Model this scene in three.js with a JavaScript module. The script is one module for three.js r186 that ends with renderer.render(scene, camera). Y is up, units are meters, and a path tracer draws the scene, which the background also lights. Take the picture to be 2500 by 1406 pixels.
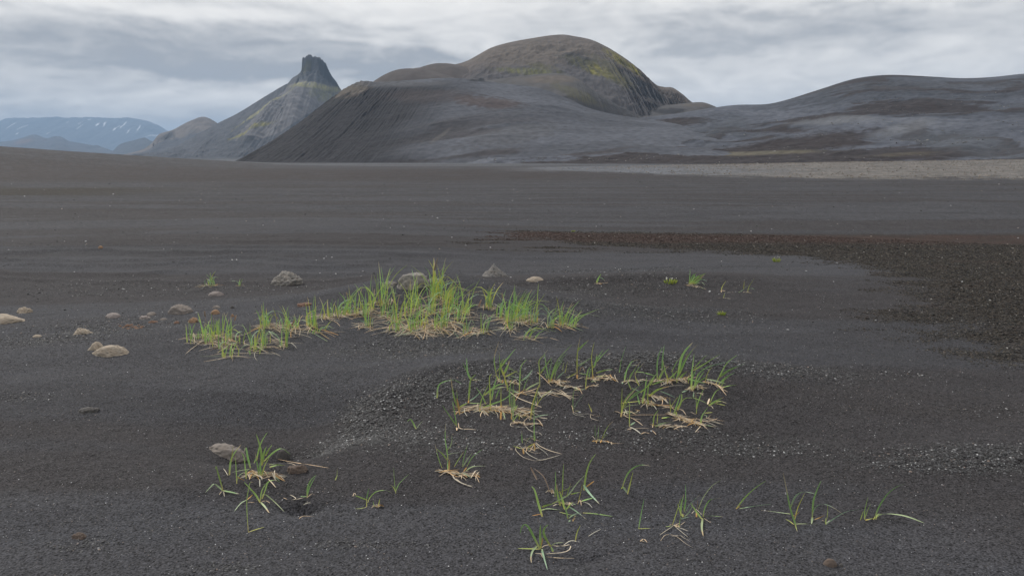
import * as THREE from 'three';
import { mergeGeometries, mergeVertices } from 'three/addons/utils/BufferGeometryUtils.js';

// ---------------------------------------------------------------- camera, sky, sun, exposure
const scene = new THREE.Scene();
const camera = new THREE.PerspectiveCamera(40.60895, 1024 / 575, 0.05, 40000);
camera.position.set(0, 1.5, 0);
camera.rotation.set(-0.168390, 0, 0);
scene.add(camera);

const renderer = new THREE.WebGLRenderer({ antialias: true });
renderer.setSize(1024, 575);
renderer.toneMapping = THREE.LinearToneMapping;
renderer.toneMappingExposure = 1.8;
renderer.shadowMap.enabled = true;

const SUN = 1.5;
const sun = new THREE.DirectionalLight(0xfffaf3, SUN);
sun.name = 'sun';
sun.position.set(-70, 84, -62);
sun.castShadow = true;
sun.shadow.radius = 20;
Object.assign(sun.shadow.camera, { left: -40, right: 40, top: 40, bottom: -40, near: 1, far: 300 });
scene.add(sun); scene.add(sun.target);
scene.fog = new THREE.FogExp2(new THREE.Color().setRGB(0.47, 0.69, 1.0), 1.05e-4);

// ---------------------------------------------------------------- random numbers and noise
function rng(seed) { let s = seed >>> 0 || 1; return () => { s = (s + 0x6D2B79F5) | 0; let t = Math.imul(s ^ (s >>> 15), 1 | s); t = (t + Math.imul(t ^ (t >>> 7), 61 | t)) ^ t; return ((t ^ (t >>> 14)) >>> 0) / 4294967296; }; }
const PERM = new Uint8Array(512), GX = new Float32Array(256), GY = new Float32Array(256), GZ = new Float32Array(256);
{ const r = rng(77), p = [...Array(256).keys()];
  for (let i = 255; i > 0; i--) { const j = Math.floor(r() * (i + 1)); [p[i], p[j]] = [p[j], p[i]]; }
  for (let i = 0; i < 512; i++) PERM[i] = p[i & 255];
  for (let i = 0; i < 256; i++) { const a = r() * 6.2832, z = r() * 2 - 1, s = Math.sqrt(1 - z * z); GX[i] = Math.cos(a); GY[i] = Math.sin(a); GZ[i] = z; } }
const fade = (t) => t * t * t * (t * (t * 6 - 15) + 10);
function n2(x, y) {
  const X = Math.floor(x), Y = Math.floor(y), fx = x - X, fy = y - Y, i = X & 255, j = Y & 255, u = fade(fx), v = fade(fy);
  const a = PERM[PERM[i] + j], b = PERM[PERM[i + 1] + j], c = PERM[PERM[i] + ((j + 1) & 255)], d = PERM[PERM[i + 1] + ((j + 1) & 255)];
  const p = GX[a] * fx + GY[a] * fy, q = GX[b] * (fx - 1) + GY[b] * fy, r = GX[c] * fx + GY[c] * (fy - 1), s = GX[d] * (fx - 1) + GY[d] * (fy - 1);
  return 1.4 * (p + u * (q - p) + v * (r + u * (s - r) - (p + u * (q - p))));
}
function n3(x, y, z) {
  const X = Math.floor(x), Y = Math.floor(y), Z = Math.floor(z), fx = x - X, fy = y - Y, fz = z - Z, i = X & 255, j = Y & 255, k = Z & 255;
  const u = fade(fx), v = fade(fy), w = fade(fz);
  const g = (a, b, c) => { const h = PERM[(PERM[(PERM[(i + a) & 255] + ((j + b) & 255)) & 255] + ((k + c) & 255)) & 255]; const s = Math.sqrt(1 - GZ[h] * GZ[h]); return GX[h] * s * (fx - a) + GY[h] * s * (fy - b) + GZ[h] * (fz - c); };
  const L = (t, a, b) => a + t * (b - a);
  return 1.5 * L(w, L(v, L(u, g(0, 0, 0), g(1, 0, 0)), L(u, g(0, 1, 0), g(1, 1, 0))), L(v, L(u, g(0, 0, 1), g(1, 0, 1)), L(u, g(0, 1, 1), g(1, 1, 1))));
}
function fbm(x, y, oct, gain = 0.5) { let s = 0, a = 1, f = 1, t = 0; for (let o = 0; o < oct; o++) { s += a * n2(x * f + o * 17.3, y * f - o * 9.1); t += a; a *= gain; f *= 2.03; } return s / t; }
function fbm3(x, y, z, oct) { let s = 0, a = 1, f = 1, t = 0; for (let o = 0; o < oct; o++) { s += a * n3(x * f + o * 7.3, y * f - o * 3.1, z * f); t += a; a *= 0.5; f *= 2.03; } return s / t; }
const ridged = (x, y, oct) => { let s = 0, a = 1, f = 1, t = 0; for (let o = 0; o < oct; o++) { const q = 1 - Math.abs(n2(x * f + o * 5.7, y * f - o * 3.9)); s += a * q * q; t += a; a *= 0.55; f *= 2.07; } return s / t - 0.55; };
const clamp = (x, a = 0, b = 1) => Math.min(b, Math.max(a, x));
const smooth = (a, b, x) => { const t = clamp((x - a) / (b - a)); return t * t * (3 - 2 * t); };
const mix = (a, b, t) => a + (b - a) * t;
const mix3 = (a, b, t) => [mix(a[0], b[0], t), mix(a[1], b[1], t), mix(a[2], b[2], t)];

// ---------------------------------------------------------------- the overcast sky: air and clouds, computed by direction
{
  const w = 3072, h = 1536, data = new Float32Array(w * h * 4);
  // broad cloud banks: bearing and height in degrees, half sizes, how much lighter or darker
  const banks = [[-22, 6.9, 15, 1.5, -0.34], [-12, 5.4, 9, 0.8, -0.30], [-23, 4.1, 15, 0.9, 0.22], [-33, 2.9, 5, 0.6, -0.20], [-17, 10.8, 15, 1.7, 0.34], [-30, 9.3, 9, 1.3, 0.10], [-2, 8.6, 8, 1.1, 0.16], [18, 8.1, 8, 1.2, -0.36], [6, 9.0, 5, 1.0, -0.10],
    [12, 10.8, 8, 0.8, 0.16], [14, 4.8, 7, 1.3, 0.17], [27, 10.0, 8, 1.2, 0.14], [28, 6.9, 9, 1.2, 0.10], [9, 6.4, 4, 0.8, 0.10], [-5, 6.2, 7, 0.9, -0.16], [24, 5.2, 8, 0.7, 0.12]];
  for (let j = 0; j < h; j++) {
    const el = ((j + 0.5) / h - 0.5) * Math.PI;
    for (let i = 0; i < w; i++) {
      const k = (j * w + i) * 4; data[k + 3] = 1;
      if (el < -0.02) { data[k] = 0.10; data[k + 1] = 0.10; data[k + 2] = 0.105; continue; }
      const lon = ((i + 0.5) / w - 0.5) * 2 * Math.PI, e = Math.max(0, el);
      const dx = Math.cos(e) * Math.cos(lon), dz = Math.cos(e) * Math.sin(lon), dy = Math.sin(e);
      const az = Math.atan2(dx, -dz) * 57.2958, ed = e * 57.2958;
      // high up the layer is seen from below, low down it lies in long shelves
      const shelf = smooth(34, 14, ed) * smooth(150, 110, Math.abs(az));
      let c = 0, bank = 0;
      if (shelf < 1) { const s = 1 / (dy + 0.14), X = dx * s, Z = dz * s, wx = fbm(X * 0.7 + 3, Z * 0.7, 2), wz = fbm(X * 0.7 - 8, Z * 0.7 + 5, 2); c += (1 - shelf) * 0.62 * fbm(X * 0.95 + wx * 0.9, Z * 0.95 + wz * 0.9, 5, 0.55); }
      if (shelf > 0) {
        const wa = fbm(az * 0.05 + 7, ed * 0.22, 3), wb = fbm(az * 0.07 - 4, ed * 0.3 + 9, 3);
        const big = fbm(az * 0.045 + wa * 1.1, ed * 0.28 + wb * 1.2, 5, 0.56), edge = 1 - 2 * Math.abs(fbm(az * 0.10 + wb * 1.6, ed * 0.42 + wa * 1.8, 5, 0.58));
        const puff = fbm(az * 0.42 + wa * 3, ed * 0.95 + wb * 3, 5, 0.6);
        c += shelf * (0.46 * big + 0.22 * (edge - 0.55) + 0.27 * puff);
        const jx = fbm(az * 0.16, ed * 0.55, 5, 0.58) * 6, jy = fbm(az * 0.2 + 31, ed * 0.7, 5, 0.6) * 1.7;
        for (const [ba, be, sa, sb, st] of banks) { const a = (az + jx - ba) / sa, b = (ed + jy - be) / sb, q = a * a + b * b; if (q < 9) bank += st * (1 - smooth(0.25, 2.4, q + 0.5 * puff)); }
      }
      const t = clamp(0.54 + c * 1.05 + bank * 0.85 * shelf);
      const dark = [0.190, 0.199, 0.216], light = [0.565, 0.552, 0.534];
      const col = mix3(dark, light, t);
      const up = 1 + 0.75 * smooth(0.2, 1.35, e);   // an overcast sky is brightest overhead
      for (let m = 0; m < 3; m++) data[k + m] = col[m] * up;
    }
  }
  const sky = new THREE.DataTexture(data, w, h, THREE.RGBAFormat, THREE.FloatType);
  sky.mapping = THREE.EquirectangularReflectionMapping; sky.magFilter = THREE.LinearFilter; sky.minFilter = THREE.LinearFilter; sky.wrapS = THREE.RepeatWrapping; sky.needsUpdate = true;
  scene.background = sky; scene.environment = sky;
}

// ---------------------------------------------------------------- helpers for objects
const taken = {};
function numbered(n) { const k = taken[n] = (taken[n] ?? -1) + 1; return k ? `${n}_${String(k).padStart(3, '0')}` : n; }
function tag(o, label, category, group, kind) { o.userData.label = label; o.userData.category = category; if (group) o.userData.group = group; if (kind) o.userData.kind = kind; return o; }
function shadows(o) { o.castShadow = true; o.receiveShadow = true; return o; }
function mesh(name, geo, mat, parent) { const m = shadows(new THREE.Mesh(geo, mat)); m.name = name; parent.add(m); return m; }
function gridGeometry(nu, nv, pos, col, uv) {
  const idx = new Uint32Array((nu - 1) * (nv - 1) * 6); let k = 0;
  for (let j = 0; j < nv - 1; j++) for (let i = 0; i < nu - 1; i++) { const a = j * nu + i, b = a + 1, c = a + nu, d = c + 1; idx[k++] = a; idx[k++] = b; idx[k++] = c; idx[k++] = b; idx[k++] = d; idx[k++] = c; }
  const g = new THREE.BufferGeometry();
  g.setAttribute('position', new THREE.BufferAttribute(pos, 3)); g.setAttribute('color', new THREE.BufferAttribute(col, 3));
  if (uv) g.setAttribute('uv', new THREE.BufferAttribute(uv, 2));
  g.setIndex(new THREE.BufferAttribute(idx, 1)); g.computeVertexNormals(); return g;
}

// ---------------------------------------------------------------- the ground: one sheet from under the camera to the horizon
const RELIEF = [[-0.974,7.565,1.1,0.55,0.29,0],[-0.709,7.779,0.5,0.38,0.11,0],[-2.204,6.486,0.85,0.32,0.09,0.12],[0.145,6.727,0.75,0.42,0.12,0],[-1.197,4.552,0.62,0.4,-0.2,0],[0.215,4.935,1.0,0.52,0.17,-0.05],[-0.604,4.592,0.34,0.3,0.06,0],[1.128,4.801,0.62,0.42,0.09,0],[-0.906,3.904,0.3,0.22,0.045,0],[-1.308,3.983,0.2,0.17,-0.2,0],[-1.419,3.708,0.22,0.14,0.03,0],[-0.911,3.187,0.06,0.03,-0.05,0],[-1.186,3.553,0.2,0.12,0.035,0],[0.296,2.743,0.085,0.03,-0.022,0.25],[0.883,9.204,1.6,0.45,0.09,0],[-1.227,9.204,0.5,0.3,0.05,0],[2.14,8.909,0.9,0.5,0.06,0],[2.174,5.33,1.6,0.4,0.04,0],[-3.173,5.984,0.6,0.25,0.05,0],[-3.614,7.076,0.8,0.4,0.04,0],[2.439,3.762,0.55,0.2,0.035,0],[0.176,11.023,1.2,0.5,-0.05,0],[-1.229,3.388,0.35,0.08,0.018,0],[-0.208,3.762,0.5,0.25,0.03,0],[-5.156,16.036,4,3,0.18,0],[4.992,8.909,2.5,2.0,0.1,0],[-0.864,4.437,0.1,0.16,0.05,0.3],[-0.754,4.758,0.16,0.12,0.05,0.4],[-0.521,5.029,0.22,0.1,0.04,0],[0.753,5.552,0.6,0.07,0.03,0],[1.094,8.909,0.9,0.12,0.04,0],[1.225,7.362,0.7,0.1,0.03,0]];      // x, distance, half sizes, height, turn
const GRAVEL = [[-0.871,4.538,0.1,0.22,1.0,0.3],[-0.736,4.637,0.16,0.16,1.0,0.5],[-0.436,4.699,0.25,0.14,0.9,0],[0.0,4.809,0.4,0.13,0.7,0],[0.651,4.795,0.6,0.1,0.8,0],[1.428,4.964,0.5,0.1,0.7,0],[2.144,5.121,0.6,0.1,0.4,0],[-0.928,4.095,0.2,0.15,1.0,0],[-0.656,4.105,0.28,0.16,0.35,0],[-0.275,3.828,0.3,0.12,0.25,0],[-0.772,5.948,0.35,0.25,0.7,0],[-0.498,6.143,0.3,0.15,0.45,0],[1.053,8.577,1.0,0.3,0.7,0],[1.158,7.191,0.8,0.3,0.6,0],[0.252,5.831,0.5,0.12,0.5,0],[2.414,3.69,0.3,0.1,1.1,0],[2.106,3.611,0.2,0.06,0.8,0],[1.266,3.811,0.25,0.08,0.5,0],[-3.635,6.683,0.6,0.3,0.45,0],[-3.763,6.221,0.3,0.12,0.6,0],[-3.223,4.791,0.2,0.12,0.3,0],[-1.698,2.859,0.1,0.05,0.3,0],[-1.115,2.687,0.12,0.03,0.35,0],[0.279,3.88,0.5,0.1,0.25,0],[0.184,4.192,0.3,0.08,0.2,0],[-0.566,2.858,0.35,0.03,0.18,0],[2.961,4.499,0.4,0.12,0.2,0],[1.385,10.415,1.2,0.25,0.4,0],[-4.032,9.102,1.5,0.5,0.35,0],[0.854,3.967,0.5,0.08,0.2,0]];      // x, distance, half sizes, weight, turn
const gaussAt = (list, x, d) => { let s = 0; for (const [gx, gd, sx, sd, h, rot] of list) { const dx = x - gx, dd = d - gd; if (Math.abs(dx) > 5 * sx + 1 && Math.abs(dd) > 5 * sd + 1) continue; const c = Math.cos(rot), n = Math.sin(rot), a = (dx * c + dd * n) / sx, b = (-dx * n + dd * c) / sd, q = a * a + b * b; if (q < 30) s += h * Math.exp(-0.5 * q); } return s; };
function gravelMask(x, d) { if (d > 14 || d < 1.5) return 0; const g = gaussAt(GRAVEL, x, d); return clamp(g * (1 + 0.9 * fbm(x * 2.2, d * 3.4, 3)) - 0.08); }
const CINDER = [[4.6, 4.3], [5.3, 3.75], [6.7, 3.95], [8.5, 4.55], [10.4, 5.0], [11.6, 4.5], [12.6, 3.6], [13.2, 2.6], [13.7, 1.0], [14.3, 0.3], [15.4, 0.1], [16.2, 0.4]];
function cinderMask(x, d) {
  if (d < 4.6 || d > 16.2) return 0;
  let k = 0; while (CINDER[k + 1][0] < d) k++;
  const t = (d - CINDER[k][0]) / (CINDER[k + 1][0] - CINDER[k][0]), edge = mix(CINDER[k][1], CINDER[k + 1][1], t);
  const wob = fbm(x * 0.8, d * 1.6, 4) * 0.9 + fbm(x * 5, d * 7, 2) * 0.25;
  const far = smooth(16.1, 15.5, d + fbm(x * 0.5, 7, 3) * 0.35), near = smooth(4.6, 6.2, d + wob);
  const tail = smooth(0.12, 0.3, fbm(x * 0.7 + 5, d * 2.6, 3)) * smooth(-1.6, -0.2, x) * smooth(12.0, 13.0, d) * far;
  return clamp(Math.max(smooth(-0.75, 0.55, (x - edge + wob * 1.3) / (d < 7.5 ? 1 : 0.8)) * far * near, tail * 0.65));
}
function ripple(x, d) {          // low wind ripples out on the open sand
  const m = smooth(8.6, 9.8, d) * smooth(14.5, 12.0, d) * smooth(0.4, -1.2, x + d * 0.05);
  if (m <= 0) return 0;
  const ph = d * 9.6 + fbm(x * 0.45, d * 0.6, 3) * 6.0 + x * 0.35;
  return m * (0.036 * Math.pow(0.5 + 0.5 * Math.sin(ph), 2.2) + 0.01 * Math.sin(ph * 0.43 + 1.7));
}
function groundY(x, z, fine = true) {
  const d = -z, r = Math.hypot(x, z);
  let h = -0.005 * Math.min(Math.max(d, 0), 600);
  if (r < 40) h += gaussAt(RELIEF, x, d);
  // the low brown rise to one side, and the long gravel bank to the other
  if (d > 60 && d < 420) h += 0.078 * Math.log(1 + Math.exp(Math.min(9, (-52 - x) / 7))) * 7 * smooth(70, 150, d) * smooth(300, 150, d);
  if (d > 40 && d < 260) h += smooth(-14, 45, x) * (0.95 + 0.5 * smooth(30, 75, x)) * smooth(52, 108, d) * smooth(190, 112, d) * (1 + 0.1 * fbm(x * 0.05, 3, 2));
  if (r > 12) h += 0.10 * smooth(12, 40, r) * fbm(x * 0.045, z * 0.06, 3) + (r > 200 ? 0.5 * smooth(200, 700, r) * fbm(x * 0.008, z * 0.008, 3) : 0);
  if (fine && r < 60) {
    h += 0.016 * fbm(x * 2.4, z * 2.9, 3) * smooth(1, 3, r) + ripple(x, d);
    if (r < 24) {
      const g = gravelMask(x, d), c = cinderMask(x, d);
      h += (0.0035 + 0.004 * g + 0.012 * c) * n2(x * 21, z * 24) + (0.002 + 0.004 * g + 0.006 * c) * n2(x * 55 + 9, z * 60);
    }
  }
  return h;
}
const SAND = [0.0410, 0.0415, 0.0470], SANDB = [0.0385, 0.0370, 0.0398], GREYB = [0.055, 0.0565, 0.0640], BROWN = [0.034, 0.0285, 0.0285], REDB = [0.042, 0.026, 0.0215], CIND = [0.023, 0.0185, 0.015], TAN = [0.152, 0.141, 0.130], PALEB = [0.125, 0.133, 0.150];
const PALE_FLATS = [[-62, 305, 95, 62], [-38, 205, 46, 20], [40, 225, 60, 26], [-330, 760, 210, 260], [-900, 2300, 700, 900]];
function groundColor(x, z) {
  const d = -z, r = Math.hypot(x, z);
  const st = fbm(x * 0.06 + 4, z * 0.34, 4), st2 = fbm(x * 0.22, z * 1.3 + 30, 4), pt = fbm(x * 0.9, z * 1.4, 3);
  let c = mix3(SAND, SANDB, clamp(0.35 + 0.8 * pt * 0.6 + 0.5 * st2));
  { const rp = ripple(x, d); if (rp > 0.02) c = mix3(c, [0.058, 0.059, 0.063], smooth(0.02, 0.036, rp) * clamp(0.55 + 0.9 * pt)); }   // pale coarse grains gathered on the ripple crests
  if (r < 16) { const g = gravelMask(x, d); c = mix3(c, [0.028, 0.0275, 0.029], g * 0.6); }
  // streaks of grey and of brown gravel, the same all over the plain
  c = mix3(c, [0.040, 0.0370, 0.0378], smooth(0.05, 0.2, st2 + 0.4 * st) * 0.7);
  c = mix3(c, GREYB, 0.62 * smooth(-0.10, 0.06, 0.8 * st + 0.6 * st2));
  c = mix3(c, [0.037, 0.0335, 0.0345], smooth(0.06, 0.18, fbm(x * 0.05 - 9, z * 0.4 + 3, 4) - 0.2 * st2) * 0.7);
  c = mix3(c, BROWN, smooth(50, 66, d + st * 14 - x * 0.06) * smooth(150, 110, d + st * 12) * clamp(smooth(40, -12, x) * (0.8 + 1.6 * st2)));
  c = mix3(c, [0.028, 0.024, 0.019], smooth(-6, -14, x + d * 0.2) * smooth(31, 34, d + st2 * 5) * smooth(45, 41, d + st2 * 5) * 0.9);
  if (d > 46 && d < 230 && x > -30) {   // the pale gravel bank
    const m = smooth(57, 66, d + st2 * 12 + fbm(x * 0.35, d * 0.5, 3) * 8 + fbm(x * 0.07, 4, 2) * 9 - 34 * smooth(28, -2, x)) * smooth(170, 130, d) * smooth(-4, 10, x + st2 * 5);
    const tan = clamp(smooth(14, 38, x + st * 10 + 12 * smooth(85, 60, d)) * 0.95);
    c = mix3(c, mix3(PALEB, TAN, tan), m * clamp(0.78 + 0.7 * fbm(x * 0.25, d * 0.35, 4) + 0.5 * st2));
  }
  for (const [fx, fd, sx, sd] of PALE_FLATS) { const a = (x - fx) / sx, b = (d - fd) / sd, q = a * a + b * b; if (q < 2) c = mix3(c, [0.074, 0.077, 0.086], smooth(1.0, 0.86, q + 0.9 * fbm(x * 8 / sx, d * 8 / sd, 4))); }   // pale blue-grey patches with ragged edges, near the scree and farther out
  const cm = cinderMask(x, d);
  if (cm > 0) { const red = smooth(13.6, 14.2, d + st2) * smooth(15.9, 15.3, d); c = mix3(c, mix3(CIND, REDB, clamp(red * (0.8 + pt) + 0.35 * smooth(0.15, 0.5, pt))), cm * 0.95); }
  // rusty crumbs under the flakes
  const far = smooth(9, 22, r), hs = Math.sin(x * 127.1 + z * 311.7) * 43758.5453, v = 1 + 0.10 * fbm(x * 3.1, z * 3.7, 2) + 0.34 * far * (hs - Math.floor(hs) - 0.5) + 0.22 * far * fbm(x * 0.5, z * 1.1, 3) + 0.16 * smooth(40, 90, r) * fbm(x * 0.09, z * 0.6, 3);
  return [c[0] * v, c[1] * v, c[2] * v];
}
function grainTexture() {
  const n = 1024, col = new Uint8Array(n * n * 4), bump = new Uint8Array(n * n * 4), r = rng(11), a = new Float32Array(n * n), b = new Float32Array(n * n);
  for (let i = 0; i < n * n; i++) a[i] = r();
  for (let y = 0; y < n; y++) for (let x = 0; x < n; x++) { const X = (x + 1) % n, Y = (y + 1) % n, W = (x + n - 1) % n, V = (y + n - 1) % n; b[y * n + x] = 0.4 * a[y * n + x] + 0.15 * (a[y * n + X] + a[Y * n + x] + a[y * n + W] + a[V * n + x]); }
  const blur = (src, k) => { const t1 = new Float32Array(n * n), t2 = new Float32Array(n * n); for (let y = 0; y < n; y++) for (let x = 0; x < n; x++) { let q = 0; for (let i = -k; i <= k; i++) q += src[y * n + ((x + i + n) % n)]; t1[y * n + x] = q; } for (let y = 0; y < n; y++) for (let x = 0; x < n; x++) { let q = 0; for (let i = -k; i <= k; i++) q += t1[((y + i + n) % n) * n + x]; t2[y * n + x] = (q / (2 * k + 1) ** 2 - 0.5) * (2 * k + 1); } return t2; };
  const f = new Float32Array(n * n), g = new Float32Array(n * n); for (let i = 0; i < n * n; i++) { f[i] = r(); g[i] = r(); }
  const m1 = blur(f, 1), m2 = blur(g, 3);
  for (let i = 0; i < n * n; i++) {
    let v = 0.40 * clamp(0.98 + 1.0 * (b[i] - 0.5) + 1.05 * m1[i] + 0.30 * m2[i], 0.1, 2.1), warm = 1;
    if (f[i] > 0.995) v = 0.7 + 0.3 * r();
    if (g[i] < 0.01) warm = 1.12;
    col[i * 4] = clamp(v * warm) * 255; col[i * 4 + 1] = clamp(v) * 255; col[i * 4 + 2] = clamp(v / warm) * 255; col[i * 4 + 3] = 255;
    const h = clamp(0.5 + 0.5 * (b[i] - 0.5) + 0.5 * m1[i] + 0.16 * m2[i]) * 255; bump[i * 4] = bump[i * 4 + 1] = bump[i * 4 + 2] = h; bump[i * 4 + 3] = 255;
  }
  const mk = (d, srgb) => { const t = new THREE.DataTexture(d, n, n, THREE.RGBAFormat); t.wrapS = t.wrapT = THREE.RepeatWrapping; t.magFilter = THREE.LinearFilter; t.minFilter = THREE.LinearMipmapLinearFilter; t.generateMipmaps = true; if (srgb) t.colorSpace = THREE.LinearSRGBColorSpace; t.repeat.set(1 / 2.35, 1 / 2.35); t.needsUpdate = true; return t; };
  return [mk(col, true), mk(bump, false)];
}
const [grainMap, grainBump] = grainTexture();
const MAPMEAN = 0.42;
{
  const ang = [], N = 640, A = 0.68;                       // dense where the plain is open, coarse behind the viewer
  for (let i = 0; i <= 40; i++) ang.push(-Math.PI + (Math.PI - A) * (i / 40));
  for (let i = 1; i < N; i++) ang.push(-A + 2 * A * (i / N));
  for (let i = 0; i <= 40; i++) ang.push(A + (Math.PI - A) * (i / 40));
  const rad = [0.001]; for (let i = 1; i <= 14; i++) rad.push(2.3 * i / 14);
  const band = (r1, n) => { const r0 = rad[rad.length - 1]; for (let i = 1; i <= n; i++) rad.push(r0 * Math.pow(r1 / r0, i / n)); };
  band(16, 420); band(60, 110); band(300, 110); band(14000, 46);
  const nu = ang.length, nv = rad.length, pos = new Float32Array(nu * nv * 3), col = new Float32Array(nu * nv * 3), uv = new Float32Array(nu * nv * 2);
  for (let j = 0; j < nv; j++) for (let i = 0; i < nu; i++) {
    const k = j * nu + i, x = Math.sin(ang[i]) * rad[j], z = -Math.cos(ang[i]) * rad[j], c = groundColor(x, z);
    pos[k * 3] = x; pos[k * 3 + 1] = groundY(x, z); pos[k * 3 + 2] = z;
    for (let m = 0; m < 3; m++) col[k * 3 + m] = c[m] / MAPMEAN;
    uv[k * 2] = x; uv[k * 2 + 1] = z;
  }
  const g = gridGeometry(nu, nv, pos, col, uv);
  const mat = new THREE.MeshPhysicalMaterial({ specularIntensity: 0.35, vertexColors: true, map: grainMap, bumpMap: grainBump, bumpScale: 0.008, roughness: 0.92, side: THREE.DoubleSide });
  const ground = mesh('ground', g, mat, scene);
  tag(ground, 'black volcanic sand plain with brown and grey gravel bands', 'ground', null, 'structure');
}

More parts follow.
